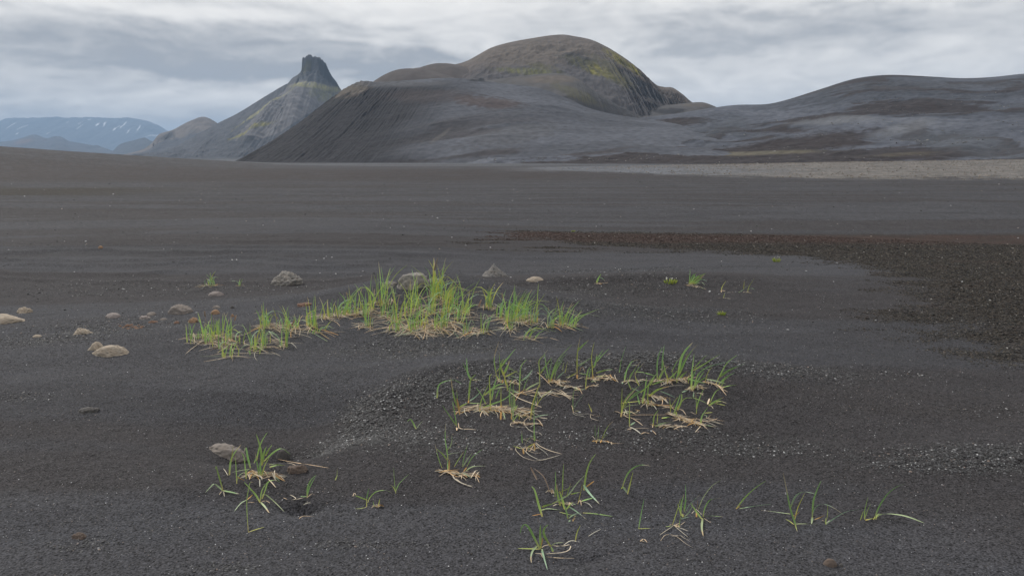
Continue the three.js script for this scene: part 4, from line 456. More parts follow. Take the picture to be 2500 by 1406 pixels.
const PLANTS = [
["grass_seedling","grass seedling with one upright leaf and two flat leaves, beside the rounded brown stone","",-1.314,-3.329,[["g",5.2,[4,4,11,-10,52,2,-19,99,4,-22,119,4,-27,102,6]],["p",6.7,[4,4,11,-18,20,5,-34,36,10,-50,23,17,-70,1,27]],["g",8.1,[4,4,11,38,3,21,88,0,38]],["s",2.6,[0,3,17,-3,-2,41]],["s",2.6,[9,3,17,27,-4,57]]],[]],
["grass_shoot","two stemmed grass shoot standing in front of the rounded brown stone","",-1.333,-3.466,[["g",7.7,[6,6,16,5,57,-10,20,97,-21,51,136,-39]],["y",2.7,[14,67,4,23,112,7,30,149,10]],["s",2.7,[1,5,20,-32,7,-33,-58,0,-78]]],[]],
["grass_shoot","thin upright grass shoot with an orange dead leaf at its foot, near the brown stone","",-1.269,-3.382,[["g",4.1,[4,4,11,-2,53,-7,-4,94,-13,-7,131,-17]],["o",3.4,[31,9,-12,15,21,-6,-2,35,-1]],["p",4.5,[1,13,-2,11,36,-9,35,48,-19]]],[]],
["grass_tuft","dense green tuft heaped with straw and trailing a long dry stalk","",-1.169,-3.413,[["g",7.6,[9,70,5,14,123,10,11,173,17,1,230,27]],["g",5.3,[-12,94,5,1,148,1,17,189,-4,41,226,-12]],["g",7.6,[12,73,2,23,128,2,35,159,0]],["g",6.1,[25,111,-10,37,134,-14,55,161,-21]],["g",7.6,[-40,61,12,-48,109,14,-54,161,15,-62,140,18]],["g",6.1,[22,90,6,52,119,0,84,142,-8,108,141,-17,136,107,-31]],["g",6.1,[42,56,-9,73,60,-20,112,54,-34]],["g",4.5,[39,68,-9,66,66,-18,110,54,-34]],["p",3.0,[-40,54,6,-74,53,17,-118,48,33]],["g",4.5,[-25,80,2,-11,117,-7,0,158,-14]],["g",7.6,[3,20,1,4,70,6,15,110,6]],["g",4.5,[-66,5,4,-69,31,-13,-57,44,-18]],["g",4.5,[-65,5,4,-69,59,-2,-70,109,4,-78,135,9]],["g",5.3,[-6,21,1,-11,72,1,-19,136,1]],["y",4.5,[8,20,-1,23,68,0,50,114,-4]],["s",3.4,[-233,-219,-797,-162,-224,-791,111,10,-177,195,6,-156,293,-4,-140]],["s",2.3,[68,6,-188,120,12,-143,190,1,-84]],["s",3.0,[-2,5,5,19,-7,71]],["s",3.8,[36,5,4,66,2,43,93,-9,72]]],[[-66,-40,76,-11,60,15,42]]],
["grass_seedling","five leaved grass seedling with arching pale leaves splayed flat on the sand","",-1.115,-3.232,[["g",6.5,[4,5,13,-18,35,0,-40,66,3,-64,98,6]],["p",5.8,[7,14,-4,12,31,-8,25,29,-12,70,3,9,126,-15,64]],["p",7.9,[5,5,9,35,3,48,76,3,112]],["g",4.3,[0,6,-1,4,47,-24,27,81,-37]],["g",4.3,[9,14,-3,24,57,-9,37,89,-14,64,93,-23,84,79,-30]],["p",5.0,[-62,7,-8,-78,5,20,-81,3,96]],["o",2.9,[-62,7,-8,-49,15,-25,-40,24,-27]],["s",2.2,[-22,5,13,-52,5,9]],["s",2.2,[8,5,6,29,9,5,51,4,18]]],[]],
["grass_sprig","single tall thin stem with one low side leaf on bare sand, below the splayed seedling","",-1.078,-2.965,[["g",2.7,[5,6,14,-4,67,-9,-5,133,-19,4,184,-31,9,200,-35,25,197,-40]],["y",2.7,[5,6,14,27,5,-11,59,10,-23]]],[]],
["grass_shoot","small green shoot with dry roots on the lip of the sand hollow","",-0.92,-3.283,[["g",5.1,[3,4,11,4,43,1,21,81,-1,45,102,-7]],["g",4.4,[3,4,11,7,31,-1,24,68,-4,40,92,-8]],["g",4.4,[0,5,5,-16,5,7,-29,6,1]],["s",2.6,[-43,1,29,-16,6,23,3,3,17]],["s",2.6,[3,3,17,15,10,-2,23,8,-20]],["s",2.6,[-100,5,20,-81,3,29]],["s",2.9,[-78,8,-5,-58,9,13,-43,5,29,-64,1,33]],["s",3.3,[-4,-14,51,12,-7,46,29,-8,43]]],[]],
["dry_straw","single bent dry straw lying alone under the sand hollow","",-0.879,-3.109,[["s",2.4,[-22,7,34,-6,11,17,36,7,17]]],[]],
["grass_sprig","two hair thin yellowed stems by the tip of the long dry stalk","",-0.827,-3.442,[["y",2.0,[4,5,15,7,24,0,10,61,1]],["y",2.3,[0,6,15,10,24,-2]]],[]],
["grass_seedling","crooked seedling with one leaf arched into a bow on open sand","",-0.642,-3.223,[["g",4.9,[4,12,-2,-18,23,1,-45,36,5,-58,37,8]],["g",3.5,[0,15,0,6,44,-1,12,69,-2]],["g",3.5,[7,6,10,15,24,-5,40,48,-8,70,53,-14,94,47,-19,112,32,-23]],["y",2.4,[10,5,52,8,36,37]],["y",2.4,[8,5,52,-17,5,65,-39,5,66]],["s",2.4,[-71,8,-52,-68,14,-73,-59,9,-63]]],[]],
["grass_tuft","stunted straw coloured tuft beside the bow leaved seedling","",-0.595,-3.186,[["y",2.7,[13,13,-4,18,39,-9]],["g",2.4,[-5,6,7,-12,28,-3]],["y",2.4,[12,6,7,15,31,-11]]],[[-7,0,23,-7,14,9,21]]],
["grass_sprout","three stemmed thin grass sprout spread like an open fan","",-0.527,-3.319,[["g",2.5,[2,5,14,-5,44,-4,-9,121,-11]],["g",2.5,[0,6,-1,15,40,-13,63,88,-14]],["y",2.1,[-2,6,-1,-14,23,-15,-28,32,-14]]],[]],
["grass_sprout","tiny V shaped green sprout on the gravelly slope","",-0.544,-4.203,[["g",6.7,[3,7,22,-12,29,3,-29,58,6,-47,45,8]],["p",2.2,[5,7,23,22,27,-2,42,45,-5]]],[]],
["grass_shoot","two leaved shoot with straw roots just below the big straw mat","",-0.304,-4.08,[["g",4.3,[0,21,3,-5,69,10,-16,153,22,-18,172,25]],["g",5.6,[-2,26,3,-24,64,10,-53,112,18,-75,150,25]],["s",3.9,[2,6,20,8,10,-11,31,12,16,75,15,26,109,12,31]],["s",3.0,[12,7,-10,2,7,-97]],["s",5.2,[3,7,27,-3,6,-25]]],[]],
["grass_tuft","open tuft with an orange broken stem and pale roots trailing downhill","",-0.304,-3.536,[["g",4.5,[-3,62,-4,-9,108,-7,-16,170,-12,-13,242,-17]],["p",5.3,[-7,106,-13,8,124,-17,15,151,-21,14,177,-24]],["g",5.3,[-7,57,-7,-30,88,-9,-61,115,-10]],["g",3.0,[-31,21,4,-44,58,6,-54,99,9,-62,147,12]],["p",3.0,[-6,89,4,24,96,2,54,98,-1]],["o",6.8,[-2,6,-2,0,29,-16,3,57,-17]],["g",3.8,[-4,6,-2,-7,32,-18,-5,59,-21]],["g",3.0,[27,28,1,46,61,2,75,107,5]],["g",3.0,[64,21,-7,76,82,-12,95,144,-19]],["p",5.3,[68,25,-8,87,55,-12,113,90,-18]],["g",3.8,[87,24,-10,117,72,-18,164,107,-25]],["p",5.3,[83,6,-1,116,21,-16,181,22,-21]],["o",3.8,[72,6,7,86,19,-11]],["s",4.9,[22,3,38,33,4,85,72,1,131,125,-5,162]],["s",3.4,[40,0,77,80,0,139,128,-4,151]],["s",3.0,[119,4,31,139,4,77,152,-2,120]]],[[-41,7,138,44,42,11,23]]],
["grass_tuft","tuft with one tall stem and looped pale straw roots bared by the wind","",0.113,-3.781,[["g",3.7,[0,48,-6,0,129,-16,-1,209,-26]],["g",5.4,[2,49,2,5,83,4]],["p",2.1,[0,72,-9,-19,64,-9,-38,43,-6,-47,16,-3]],["y",4.3,[0,34,0,-21,22,-1,-43,8,-1]],["y",4.3,[-62,7,-2,-86,7,-19,-110,15,-19]],["g",4.8,[-60,37,0,-63,71,2,-63,108,4]],["s",3.2,[11,9,-85,33,11,-24,79,7,25,144,0,56]],["s",2.7,[7,9,-71,27,10,-4,57,6,51,69,0,81]],["s",3.2,[-56,7,5,-28,7,79,12,3,125,48,-2,129]],["s",2.7,[-94,7,-14,-91,10,38,-55,5,110,4,-2,140]],["s",2.9,[4,-2,137,48,2,129,88,3,104,144,0,56]],["s",2.4,[-40,6,4,-15,8,48,14,7,59,41,3,40]],["s",2.1,[-54,7,5,-80,12,-35,-94,7,-8]],["s",2.1,[2,8,-64,-19,9,23,-33,5,36]],["s",2.1,[-56,10,-135,-30,13,-91,-1,8,-64]],["s",2.0,[-41,10,-134,-10,14,-127,38,9,-99]],["o",5.4,[-54,4,62,-58,27,48]],["o",5.9,[3,5,19,1,40,2]],["s",2.0,[-43,19,-322,-22,19,-250,6,18,-212,34,18,-204,47,12,-176]]],[[-56,2,16,6,14,11,24]]],
["grass_shoot","thin two leaved shoot with a forked trailing straw, between two large tufts","",0.346,-4.235,[["g",3.0,[2,7,-4,1,47,-17,3,109,-16,25,172,-13]],["p",3.0,[6,25,1,26,66,4,66,117,8]],["s",2.4,[-2,21,-73,1,12,-10,2,3,13]],["s",3.0,[3,6,2,27,5,33,74,6,36,147,3,40]],["s",2.4,[-3,3,13,14,2,43,43,1,54,68,-4,64]],["y",2.1,[12,11,1,38,13,3]]],[]],
["grass_sprout","very small yellow sprout with two curled straws","",0.451,-4.238,[["y",2.1,[0,3,13,-10,30,-4,-18,50,-7]],["y",2.0,[2,3,13,-2,26,2]],["s",2.4,[-8,-2,35,7,-2,58,54,-6,64]],["s",2.1,[-8,-2,35,-12,-6,81,3,-9,99,37,-15,112]]],[]],
["grass_tuft","small spiky tuft with rusty roots and three thin upright leaves","",0.452,-3.897,[["g",2.0,[-14,19,-2,-15,56,-4,-16,96,-6]],["g",2.0,[0,17,-1,2,56,-5,5,90,-7]],["g",2.8,[21,22,5,36,62,11,54,98,17,77,123,23]],["g",2.2,[21,18,3,40,37,5,48,51,7]],["g",2.8,[-6,15,1,10,15,3,21,19,4]],["s",2.2,[22,6,2,47,8,20,86,6,37,137,2,23]],["s",2.0,[-22,11,-54,-12,7,-16]],["o",3.9,[-11,4,28,-7,14,13]],["o",3.9,[11,4,21,19,13,4]]],[[-22,1,22,-1,16,7,17],[29,-13,76,28,6,3,6]]],
["grass_leaf","lone leaf with a purple foot leaning over an orange dead leaf","",0.13,-3.114,[["g",7.5,[-1,6,14,-17,53,-6,-32,109,-13,-47,130,-15]],["o",3.4,[-5,6,-10,-45,6,6]]],[]],
["grass_tuft","wide sprawling tuft with a withered brown seed stalk nodding over it","",0.221,-3.164,[["g",3.8,[-3,73,1,-2,153,2,1,221,3]],["g",4.2,[-35,63,-2,-33,120,-2,-34,183,-2]],["g",7.6,[-11,23,-2,-23,70,-6,-29,124,-10]],["g",8.3,[8,6,-2,-3,48,-17,-15,84,-18]],["p",6.8,[-46,32,-1,-5,58,3,25,79,6,54,125,11,92,173,17]],["g",5.3,[33,78,4,55,85,6,74,89,8]],["g",3.0,[14,68,7,24,106,12,31,135,15]],["y",3.0,[-20,85,2,10,98,4,41,119,7]],["g",6.8,[-91,14,-8,-68,22,-8,-42,29,-7]],["p",8.3,[-95,6,6,-64,7,-7,-26,4,-4,7,6,6]],["g",5.3,[16,5,87,6,46,71,-2,65,70]],["p",6.8,[23,5,95,18,5,119,10,5,166]],["p",5.3,[26,21,3,59,6,22,94,5,91]],["p",3.8,[21,5,79,44,17,69,80,27,72]],["g",6.8,[84,6,31,136,6,40,176,5,51,208,5,63]],["y",4.5,[-17,6,23,23,6,47,59,6,63]],["o",4.5,[48,6,63,28,5,127]],["y",5.3,[15,6,-2,42,34,-14]],["w",3.0,[-61,79,-11,-65,106,-13,-87,152,-19,-129,186,-25]],["w",5.3,[-140,188,-25,-125,159,-22,-112,132,-18]]],[[-53,-169,-33,-160,16,9,30],[-24,-50,46,-50,14,11,23]]],
["grass_shoot","tall broad leaf with a folded pale leaf hanging to the sand, beside the sprawling tuft","",0.329,-3.352,[["g",6.8,[0,6,6,4,29,-10,12,83,-13,27,133,-14,54,175,-14]],["p",10.4,[-2,29,-2,21,5,32,56,3,142]],["o",4.0,[8,17,-1,47,49,1]],["y",2.4,[-40,3,144,-28,47,132,-20,97,135]],["g",4.8,[-22,3,114,14,9,102,56,19,106]],["s",2.4,[-39,3,136,-26,7,110,-26,3,161]],["s",2.4,[-15,3,118,6,7,144,22,2,177]]],[]],
["grass_shoot","arched leaf bent over to one side above a single straight stem","",0.524,-3.32,[["g",5.5,[-22,35,-6,-1,93,-8,29,125,-6,64,139,-1,102,135,5]],["y",5.5,[-2,6,15,11,50,-1,23,106,-2]],["p",8.7,[-20,35,-1,0,6,10]],["y",5.5,[-27,22,-7,-20,33,-8]]],[]],
["grass_sprig","lone straight thin stem with one leaf laid flat at its foot","",0.522,-2.996,[["g",3.6,[-2,6,14,9,61,-1,20,133,-2]],["y",3.2,[-2,6,10,51,5,5]]],[]],
["grass_seedling","broad leaved seedling with hooked leaf tips and a loop of pale root","",0.113,-2.815,[["g",7.5,[-4,6,6,-27,50,-1,-45,89,3,-62,108,5,-75,96,3,-82,63,-2]],["g",7.5,[0,6,-1,-3,51,-15,-2,98,-15]],["g",7.5,[37,16,3,16,53,4,9,79,6,16,98,7,28,110,9]],["y",6.1,[-4,6,6,-44,6,3,-92,6,1]],["p",6.8,[-15,16,0,-33,6,20,-41,6,67,-40,6,111]],["p",7.5,[3,6,6,8,6,65,18,6,161]],["g",6.1,[46,6,26,37,21,12]],["p",3.4,[41,15,0,54,27,0,88,31,1]],["s",3.1,[4,6,-7,25,10,-21,75,10,-8,114,10,-21,111,9,12,86,8,34,38,9,45,12,6,43]],["s",2.4,[18,5,62,57,6,72,97,1,66,128,-5,56]],["s",2.7,[90,6,-25,120,10,-53,157,6,-50]],["s",2.4,[-25,6,40,5,6,40]],["o",2.7,[2,19,1,6,52,2]],["s",2.4,[-3,6,40,1,10,66,4,5,72]]],[]],
["grass_leaf","single short curved blade at the end of the looped root","",0.252,-2.885,[["y",3.8,[-1,6,13,7,36,-3,21,68,-6]]],[]],
["dry_straw","single straight dry straw lying alone on smooth sand","",0.335,-2.947,[["s",2.5,[-29,6,39,-2,10,14,31,6,-24]]],[]],
["dry_straw","short broken chip of straw lying on bare sand","",0.527,-2.9,[["s",4.2,[-16,6,13,1,10,3,11,6,24]],["s",2.8,[-13,6,6,2,6,17]]],[]],
["grass_shoot","yellowing upright stem with knotted straw roots spread around its foot","",0.669,-3.028,[["y",2.9,[-1,6,4,17,57,-8,32,123,-5]],["g",2.0,[22,6,25,28,32,11,34,79,12]],["s",2.5,[-1,6,14,-39,10,61,-74,6,95]],["s",2.5,[5,6,9,20,10,66,41,6,111]],["s",2.2,[1,6,4,26,10,40,54,6,56]],["s",2.0,[11,6,4,32,6,-12]],["y",2.2,[-33,6,19,-5,5,11]],["s",2.0,[-76,6,140,-52,10,101,-27,10,96,-3,10,116,12,11,160,40,7,198]],["s",2.0,[-23,6,101,8,10,101,20,10,121,43,6,145]],["s",2.2,[33,6,4,61,6,-28]]],[[-6,5,20,11,10,6,10]]],
["grass_tuft","upright clump of seven narrow leaves next to the knotted straw roots","",0.728,-3.098,[["g",6.0,[-10,6,-2,-5,47,-20,6,94,-22]],["g",4.0,[5,24,1,8,80,0,6,148,-2]],["p",2.0,[9,19,1,20,49,2,43,80,6,67,108,10]],["p",4.0,[4,6,9,27,24,0,40,68,4]],["y",5.0,[-3,6,14,-13,25,-4,-24,58,-8]],["y",5.0,[-3,6,14,-1,15,-2]],["g",2.5,[3,29,-1,4,55,-1,17,80,1]]],[]],
["grass_seedling","seedling with a broad pale leaf hanging straight downhill and a long arched leaf above","",0.809,-3.087,[["p",3.0,[-18,36,-7,-1,87,-6,33,143,-1,70,174,6]],["g",4.5,[1,6,3,8,43,-4,24,82,5,44,93,12,68,99,19]],["g",5.5,[-9,6,20,-31,33,2,-54,68,-1]],["g",6.5,[5,11,2,40,15,11,83,16,22]],["p",8.0,[-4,6,14,-27,6,94,-39,6,170]],["p",2.0,[-96,6,20,-65,11,14,-32,15,23]],["o",5.0,[-27,6,3,-24,21,-12]],["w",2.0,[-23,36,-8,-22,78,-9]],["s",2.0,[-12,6,-75,-6,10,-35,4,6,-13]],["s",2.0,[2,6,14,21,6,57]],["s",2.0,[-40,6,-30,-21,6,-58]]],[]],
["grass_sprout","two leaves forking widely from one rusty foot on open sand","",0.975,-3.174,[["g",5.1,[-2,6,12,30,54,13,65,105,30,108,152,50]],["o",2.6,[-5,6,15,13,12,5,33,28,13]],["p",4.1,[12,6,12,62,15,12,108,30,27,141,39,38]]],[]],
["grass_seedling","tall seedling with a straight leaf, a bowed leaf and two flat leaves near its foot","",1.18,-3.036,[["g",6.0,[-13,6,52,-15,25,38,-36,84,36,-54,157,36,-74,238,36]],["y",3.0,[-6,6,21,-22,6,93]],["p",7.2,[-20,70,2,-15,100,8,-5,129,16,14,147,26,34,151,35,60,147,44]],["y",3.6,[1,6,-5,17,63,-15,38,130,-6]],["p",5.4,[-18,36,-6,-74,35,-27,-131,32,-49]],["y",3.0,[-13,6,27,-24,10,6,-39,16,0]],["p",4.2,[-6,6,24,36,7,24,86,13,43]],["o",2.4,[-11,35,-1,0,33,3,14,55,10]]],[]],
["grass_sprout","upright leaf with a pale leaf arching over to the sand beside it","",1.266,-3.069,[["g",6.1,[1,12,-1,4,80,-9,16,127,-11,32,172,-11]],["p",7.9,[0,14,2,-8,6,18,-20,6,47]],["p",3.6,[0,17,1,6,54,4,22,75,12,48,80,22,82,66,36,117,42,50]],["o",2.4,[7,6,8,33,13,2,48,27,9]]],[]],
["grass_sprout","small yellow footed sprout with one very long low arched leaf","",1.307,-3.026,[["y",4.2,[-6,6,14,-2,27,0]],["y",2.1,[1,16,2,1,56,7,-3,93,10]],["p",3.6,[-6,6,14,24,24,7,61,59,19,98,78,33,136,89,48]],["s",2.1,[-8,6,-22,1,6,-15]],["s",2.1,[-1,6,4,25,6,-22]]],[]],
["grass_sprout","short upright sprout with a yellow leaf laid along the sand","",1.493,-3.082,[["g",4.3,[-5,6,14,0,38,-2,9,103,-1]],["g",2.4,[7,6,-6,17,32,-14,25,67,-6]],["y",3.0,[-27,6,21,-11,44,10]],["y",4.3,[-5,6,20,24,11,16,46,20,28]]],[]],
["grass_seedling","seedling with one high curved leaf and one broad leaf drooping along the sand","",1.541,-3.088,[["g",5.5,[-4,6,8,13,47,-3,39,111,8,71,153,23,96,170,35]],["p",9.2,[-1,6,1,24,14,-7,58,24,8,102,27,30,136,22,48,173,12,68]],["y",3.1,[-7,6,21,7,23,7]],["y",2.4,[-18,6,24,-7,13,12]]],[]],
["grass_sprout","small lone sprout with an arched tip on the gravel ridge","",-0.462,-4.568,[["g",6.0,[3,5,6,8,58,-14,25,87,-18,72,103,-23,110,105,-27,157,78,-28]],["y",5.1,[4,4,15,7,13,0,13,44,-2]],["p",5.1,[-14,7,-18,-1,7,-8]]],[]],
["grass_shoot","branched shoot rising from the end of the long straw mat","",-0.258,-4.437,[["g",8.3,[-1,8,-12,4,67,-20,13,138,-13,46,175,-12]],["g",8.3,[13,145,-5,-5,191,-5,-10,276,-7]],["g",3.3,[-11,196,-3,-23,226,-3,-33,247,-3]],["y",4.1,[21,136,-20,46,138,-21,83,135,-22]],["p",6.6,[4,8,-11,45,34,-30,95,91,-40]],["o",5.0,[-2,4,9,1,16,-5]]],[]],
["grass_tuft","long mat of bleached straw with many upright green blades along it","",-0.167,-4.316,[["g",8.1,[-145,23,7,-168,92,11,-184,210,17]],["g",3.2,[-149,58,-3,-153,131,-12]],["y",6.5,[-140,25,11,-112,42,12,-88,54,12]],["g",5.7,[-80,54,10,-52,50,8,-16,50,6]],["g",4.9,[-20,17,0,-8,71,-1,33,162,-4]],["g",5.7,[16,41,-2,-4,87,-3,-43,146,-3]],["y",5.7,[43,8,14,41,104,10,38,207,21,54,228,22]],["g",7.3,[49,66,-4,61,140,-7,81,202,-10]],["g",8.9,[8,93,-11,49,125,-16,81,149,-20,129,161,-22]],["p",8.9,[41,122,3,89,141,1,138,144,-1]],["g",5.7,[73,75,-1,89,121,-1,105,142,-1]],["y",4.0,[103,20,-3,103,80,1,104,149,7]],["g",6.5,[-4,22,1,61,46,0,121,71,-1,186,121,-1]],["g",5.7,[156,27,-8,152,107,-19,170,200,-33]],["g",4.0,[174,19,20,174,104,10,174,188,13]],["g",4.0,[184,16,39,182,105,12]],["o",7.3,[103,-3,140,105,40,118]],["p",8.1,[107,15,9,122,4,89,129,-1,144]],["o",7.3,[-134,-12,29,-140,31,17,-151,87,22]],["g",5.7,[182,16,38,198,44,20]],["o",4.0,[105,20,-4,103,70,-4]],["o",4.9,[-20,2,10,-18,20,-4]],["s",3.2,[-112,2,-53,-107,-2,9,-87,-11,63]]],[[-146,-67,121,14,55,14,28],[40,-1,277,72,45,16,24],[-148,-33,81,24,14,8,8]]],
["grass_tuft","tuft of thin upright stems at the foot of the straw mat, straw trailing downhill","",0.005,-4.159,[["g",4.3,[-10,17,-3,-6,91,-13,-14,169,-25]],["g",3.5,[0,6,2,2,75,-13,4,111,-13]],["g",3.9,[2,6,2,22,35,-11,45,60,-10]],["y",5.1,[99,14,0,107,96,1,134,185,1,149,225,2]],["g",4.7,[107,44,4,122,120,12,144,211,22]],["y",3.9,[35,14,0,37,62,-2]],["p",6.2,[123,27,0,154,39,1,205,45,1]],["s",3.5,[131,14,-8,146,16,19,166,6,87]],["o",3.9,[-8,14,-1,-7,53,-4]],["s",2.7,[-2,5,11,-14,5,47,2,4,82,90,3,86]],["s",3.9,[147,18,-32,194,18,-10]]],[[2,5,137,38,26,10,16],[30,-71,124,-24,18,14,20]]],
["grass_tuft","tall bright tuft with upright and arched leaves at the crest of the gravel ridge","",-0.067,-4.67,[["g",5.2,[-30,49,0,-41,121,-1,-41,174,-1,-12,271,-2]],["g",4.3,[-11,41,3,-8,123,8,-14,209,14]],["g",6.9,[0,100,-13,35,147,-19,91,216,-28]],["g",11.3,[17,57,-5,35,96,-8,52,140,-12]],["g",6.1,[13,50,3,-4,114,8,18,160,11]],["y",6.1,[31,0,50,18,61,40,1,115,44]],["p",6.1,[46,103,9,82,78,5,143,40,0]],["y",6.1,[26,39,-6,61,56,-8,100,75,-11]],["y",5.2,[-18,7,-18,-27,31,-32,-53,38,-31]],["g",4.3,[0,5,5,-13,46,-11,0,108,-13]],["o",5.2,[7,4,16,11,23,2]],["g",5.2,[-26,75,-3,9,120,-5,31,159,-7]],["p",4.3,[22,40,-1,61,42,-2,122,35,-2]],["p",3.5,[61,48,-4,100,26,-2,134,7,73]]],[[-26,-16,104,53,30,11,26]]],
["grass_shoot","leafy shoot at the head of a long combed bundle of straw","",0.043,-4.514,[["g",5.9,[1,3,13,4,90,10,12,166,18,47,210,23]],["p",10.1,[15,70,-5,48,94,-6,82,139,-9]],["g",4.2,[27,10,-6,40,52,-17,73,114,-13]],["p",10.9,[-69,26,-1,-27,4,0,23,-1,42]],["s",5.5,[-65,3,-17,-7,-9,85,74,-18,163,141,-28,217]],["y",5.9,[-70,2,-18,-74,44,-29,-86,84,-26]],["p",8.4,[40,11,-3,78,34,-16,129,56,-16]],["s",2.5,[240,6,99,322,14,110,355,14,103]]],[[-15,26,274,88,34,8,11]]],
["grass_sprig","one wispy arched stem standing on bare sand behind the straw roots","",0.144,-4.32,[["y",2.8,[0,5,5,20,40,-6,72,92,-2,128,111,0]],["y",2.4,[0,3,13,6,62,-4]],["s",2.8,[-21,0,22,1,1,25]],["s",2.4,[-7,16,-51,2,5,6]]],[]],
["grass_tuft","bushy tuft with a fan of slanting leaves above tangled straw","",0.229,-4.575,[["y",4.7,[-61,-11,47,-63,88,41,-67,151,46,-40,186,49,-14,225,53]],["g",7.4,[-54,62,-2,-28,104,0,15,164,3]],["g",5.4,[-7,34,-5,-20,101,-14,-32,188,-26]],["g",3.4,[-14,27,-4,-27,60,-9]],["g",5.4,[0,4,7,20,71,-7,53,148,-6,135,243,-3]],["g",4.7,[23,58,9,45,109,17,74,166,26,107,202,32]],["g",3.0,[30,28,-1,43,86,-5,83,147,-7]],["y",2.4,[76,78,5,87,137,7]],["y",2.4,[93,64,3,109,140,3]],["p",4.7,[47,32,1,74,59,0,110,87,1]],["s",3.0,[-70,27,-146,-35,18,-55,11,-5,54]],["g",4.7,[10,21,1,26,77,2,52,136,3]],["g",4.0,[-3,20,-3,0,74,-9,16,148,-17]],["p",6.1,[-105,-12,29,-81,2,17,-61,12,18]],["o",4.0,[-4,4,6,-7,29,-7]],["o",4.0,[15,14,-1,13,41,-4]]],[[-3,-14,96,18,45,15,24],[55,43,180,99,34,13,10]]],
["grass_shoot","tall stem with two broad flag leaves and a curled dead leaf at its foot","",0.4,-4.611,[["y",6.1,[-1,32,3,-2,164,14,14,270,25]],["g",8.8,[2,181,11,26,209,15,67,249,20]],["p",10.9,[5,79,-7,40,100,-6,86,133,-5]],["y",5.4,[-4,40,5,-37,17,-1,-71,6,-5]],["o",7.5,[-1,3,13,0,27,-3]],["w",3.4,[13,42,-1,23,66,-2,36,70,-1,47,39,2]],["s",2.7,[-65,-2,9,-36,11,-20,0,15,-42]],["s",3.1,[2,2,17,29,10,11,50,8,8]]],[]],
["grass_tuft","leafy clump with a yellow stem and a straw skirt on the gravel ridge","",0.497,-4.591,[["y",5.4,[-5,4,6,-5,63,-12,-11,138,-19,5,230,-25]],["g",6.1,[0,71,-9,23,125,-13,59,183,-16]],["g",7.4,[1,75,8,13,119,14,18,168,19]],["g",4.7,[21,112,3,50,151,6,92,196,11]],["g",8.1,[16,39,1,66,58,6,117,66,12]],["g",6.1,[-39,16,-4,-34,51,-4,-18,83,-2]],["g",4.7,[-27,3,3,-20,43,-7,-8,72,-5]],["y",4.1,[-57,-26,112,-54,35,107,-49,63,110]],["g",7.4,[-84,36,-10,-51,30,-6,-17,24,-2]],["y",4.1,[17,18,0,57,22,4,100,18,9]],["o",6.1,[-3,3,13,-3,32,4]],["p",6.8,[-17,-4,37,14,-1,28,47,2,31]],["s",3.0,[31,37,-142,51,40,-131,64,30,-90]]],[[-33,-4,124,32,34,10,17],[19,-24,102,-8,14,7,10],[-56,94,18,84,10,7,10]]],
["grass_sprig","single slender stem standing alone between two bushy tufts","",0.663,-4.648,[["g",4.1,[-3,3,14,3,17,-1,13,80,-5,40,170,-9]]],[]],
["grass_tuft","arched grass clump nodding beside the slender single stem","",0.68,-4.536,[["g",6.2,[-2,3,12,2,31,-1,12,68,-2,41,122,0,92,138,7]],["p",5.3,[6,9,-12,18,78,-13,42,98,-7,85,100,0]],["g",3.5,[32,10,-10,59,62,-23,101,124,-21]],["g",3.5,[64,46,3,81,77,1,118,118,0]],["g",6.2,[64,59,0,111,57,8,180,40,20]],["y",4.4,[78,-9,63,62,27,46,53,71,42]],["g",5.3,[25,-21,99,8,22,90,3,50,93]],["p",6.2,[-20,-4,35,-12,2,23]],["g",3.5,[27,7,-2,40,43,-10,61,67,-5]]],[[-10,8,122,4,20,11,15]]],
["grass_tuft","clump with two tall parallel leaves on the crest of the small grassy rise","",0.889,-4.55,[["g",6.2,[-10,5,5,-8,128,-14,18,210,-13]],["g",6.2,[19,49,-3,23,145,-16,33,220,-25]],["g",5.3,[5,7,-4,32,59,-16,65,92,-12]],["g",4.4,[55,8,-14,38,70,-25,24,135,-21]],["g",7.1,[-49,-8,53,3,11,52,53,23,63]],["g",5.3,[-7,3,13,12,40,-2,38,72,-2]],["g",4.4,[-55,-4,38,-38,32,32,-14,61,40]],["o",5.3,[-10,5,5,-8,38,-9]]],[[-40,25,81,13,34,13,26]]],
["grass_tuft","clump with the highest slanting leaves on the small grassy rise","",1.003,-4.573,[["g",11.5,[7,33,2,28,153,10,83,235,25]],["g",8.9,[11,9,-14,40,83,-14,60,168,0]],["g",6.2,[16,33,2,63,148,8,116,222,16]],["g",4.4,[-32,45,-1,-10,104,12,16,148,24]],["g",9.7,[17,4,3,43,32,-1,67,57,7]],["g",6.2,[-58,2,25,-19,38,22,-3,62,26]],["g",6.2,[-7,3,14,13,58,12,34,125,25]],["g",5.3,[-16,3,14,-24,33,3,-29,47,4]],["y",4.4,[-68,-9,66,-67,29,52,-74,55,50]],["y",4.4,[-11,-8,55,-5,34,40]]],[[-80,46,80,0,34,13,24]]],
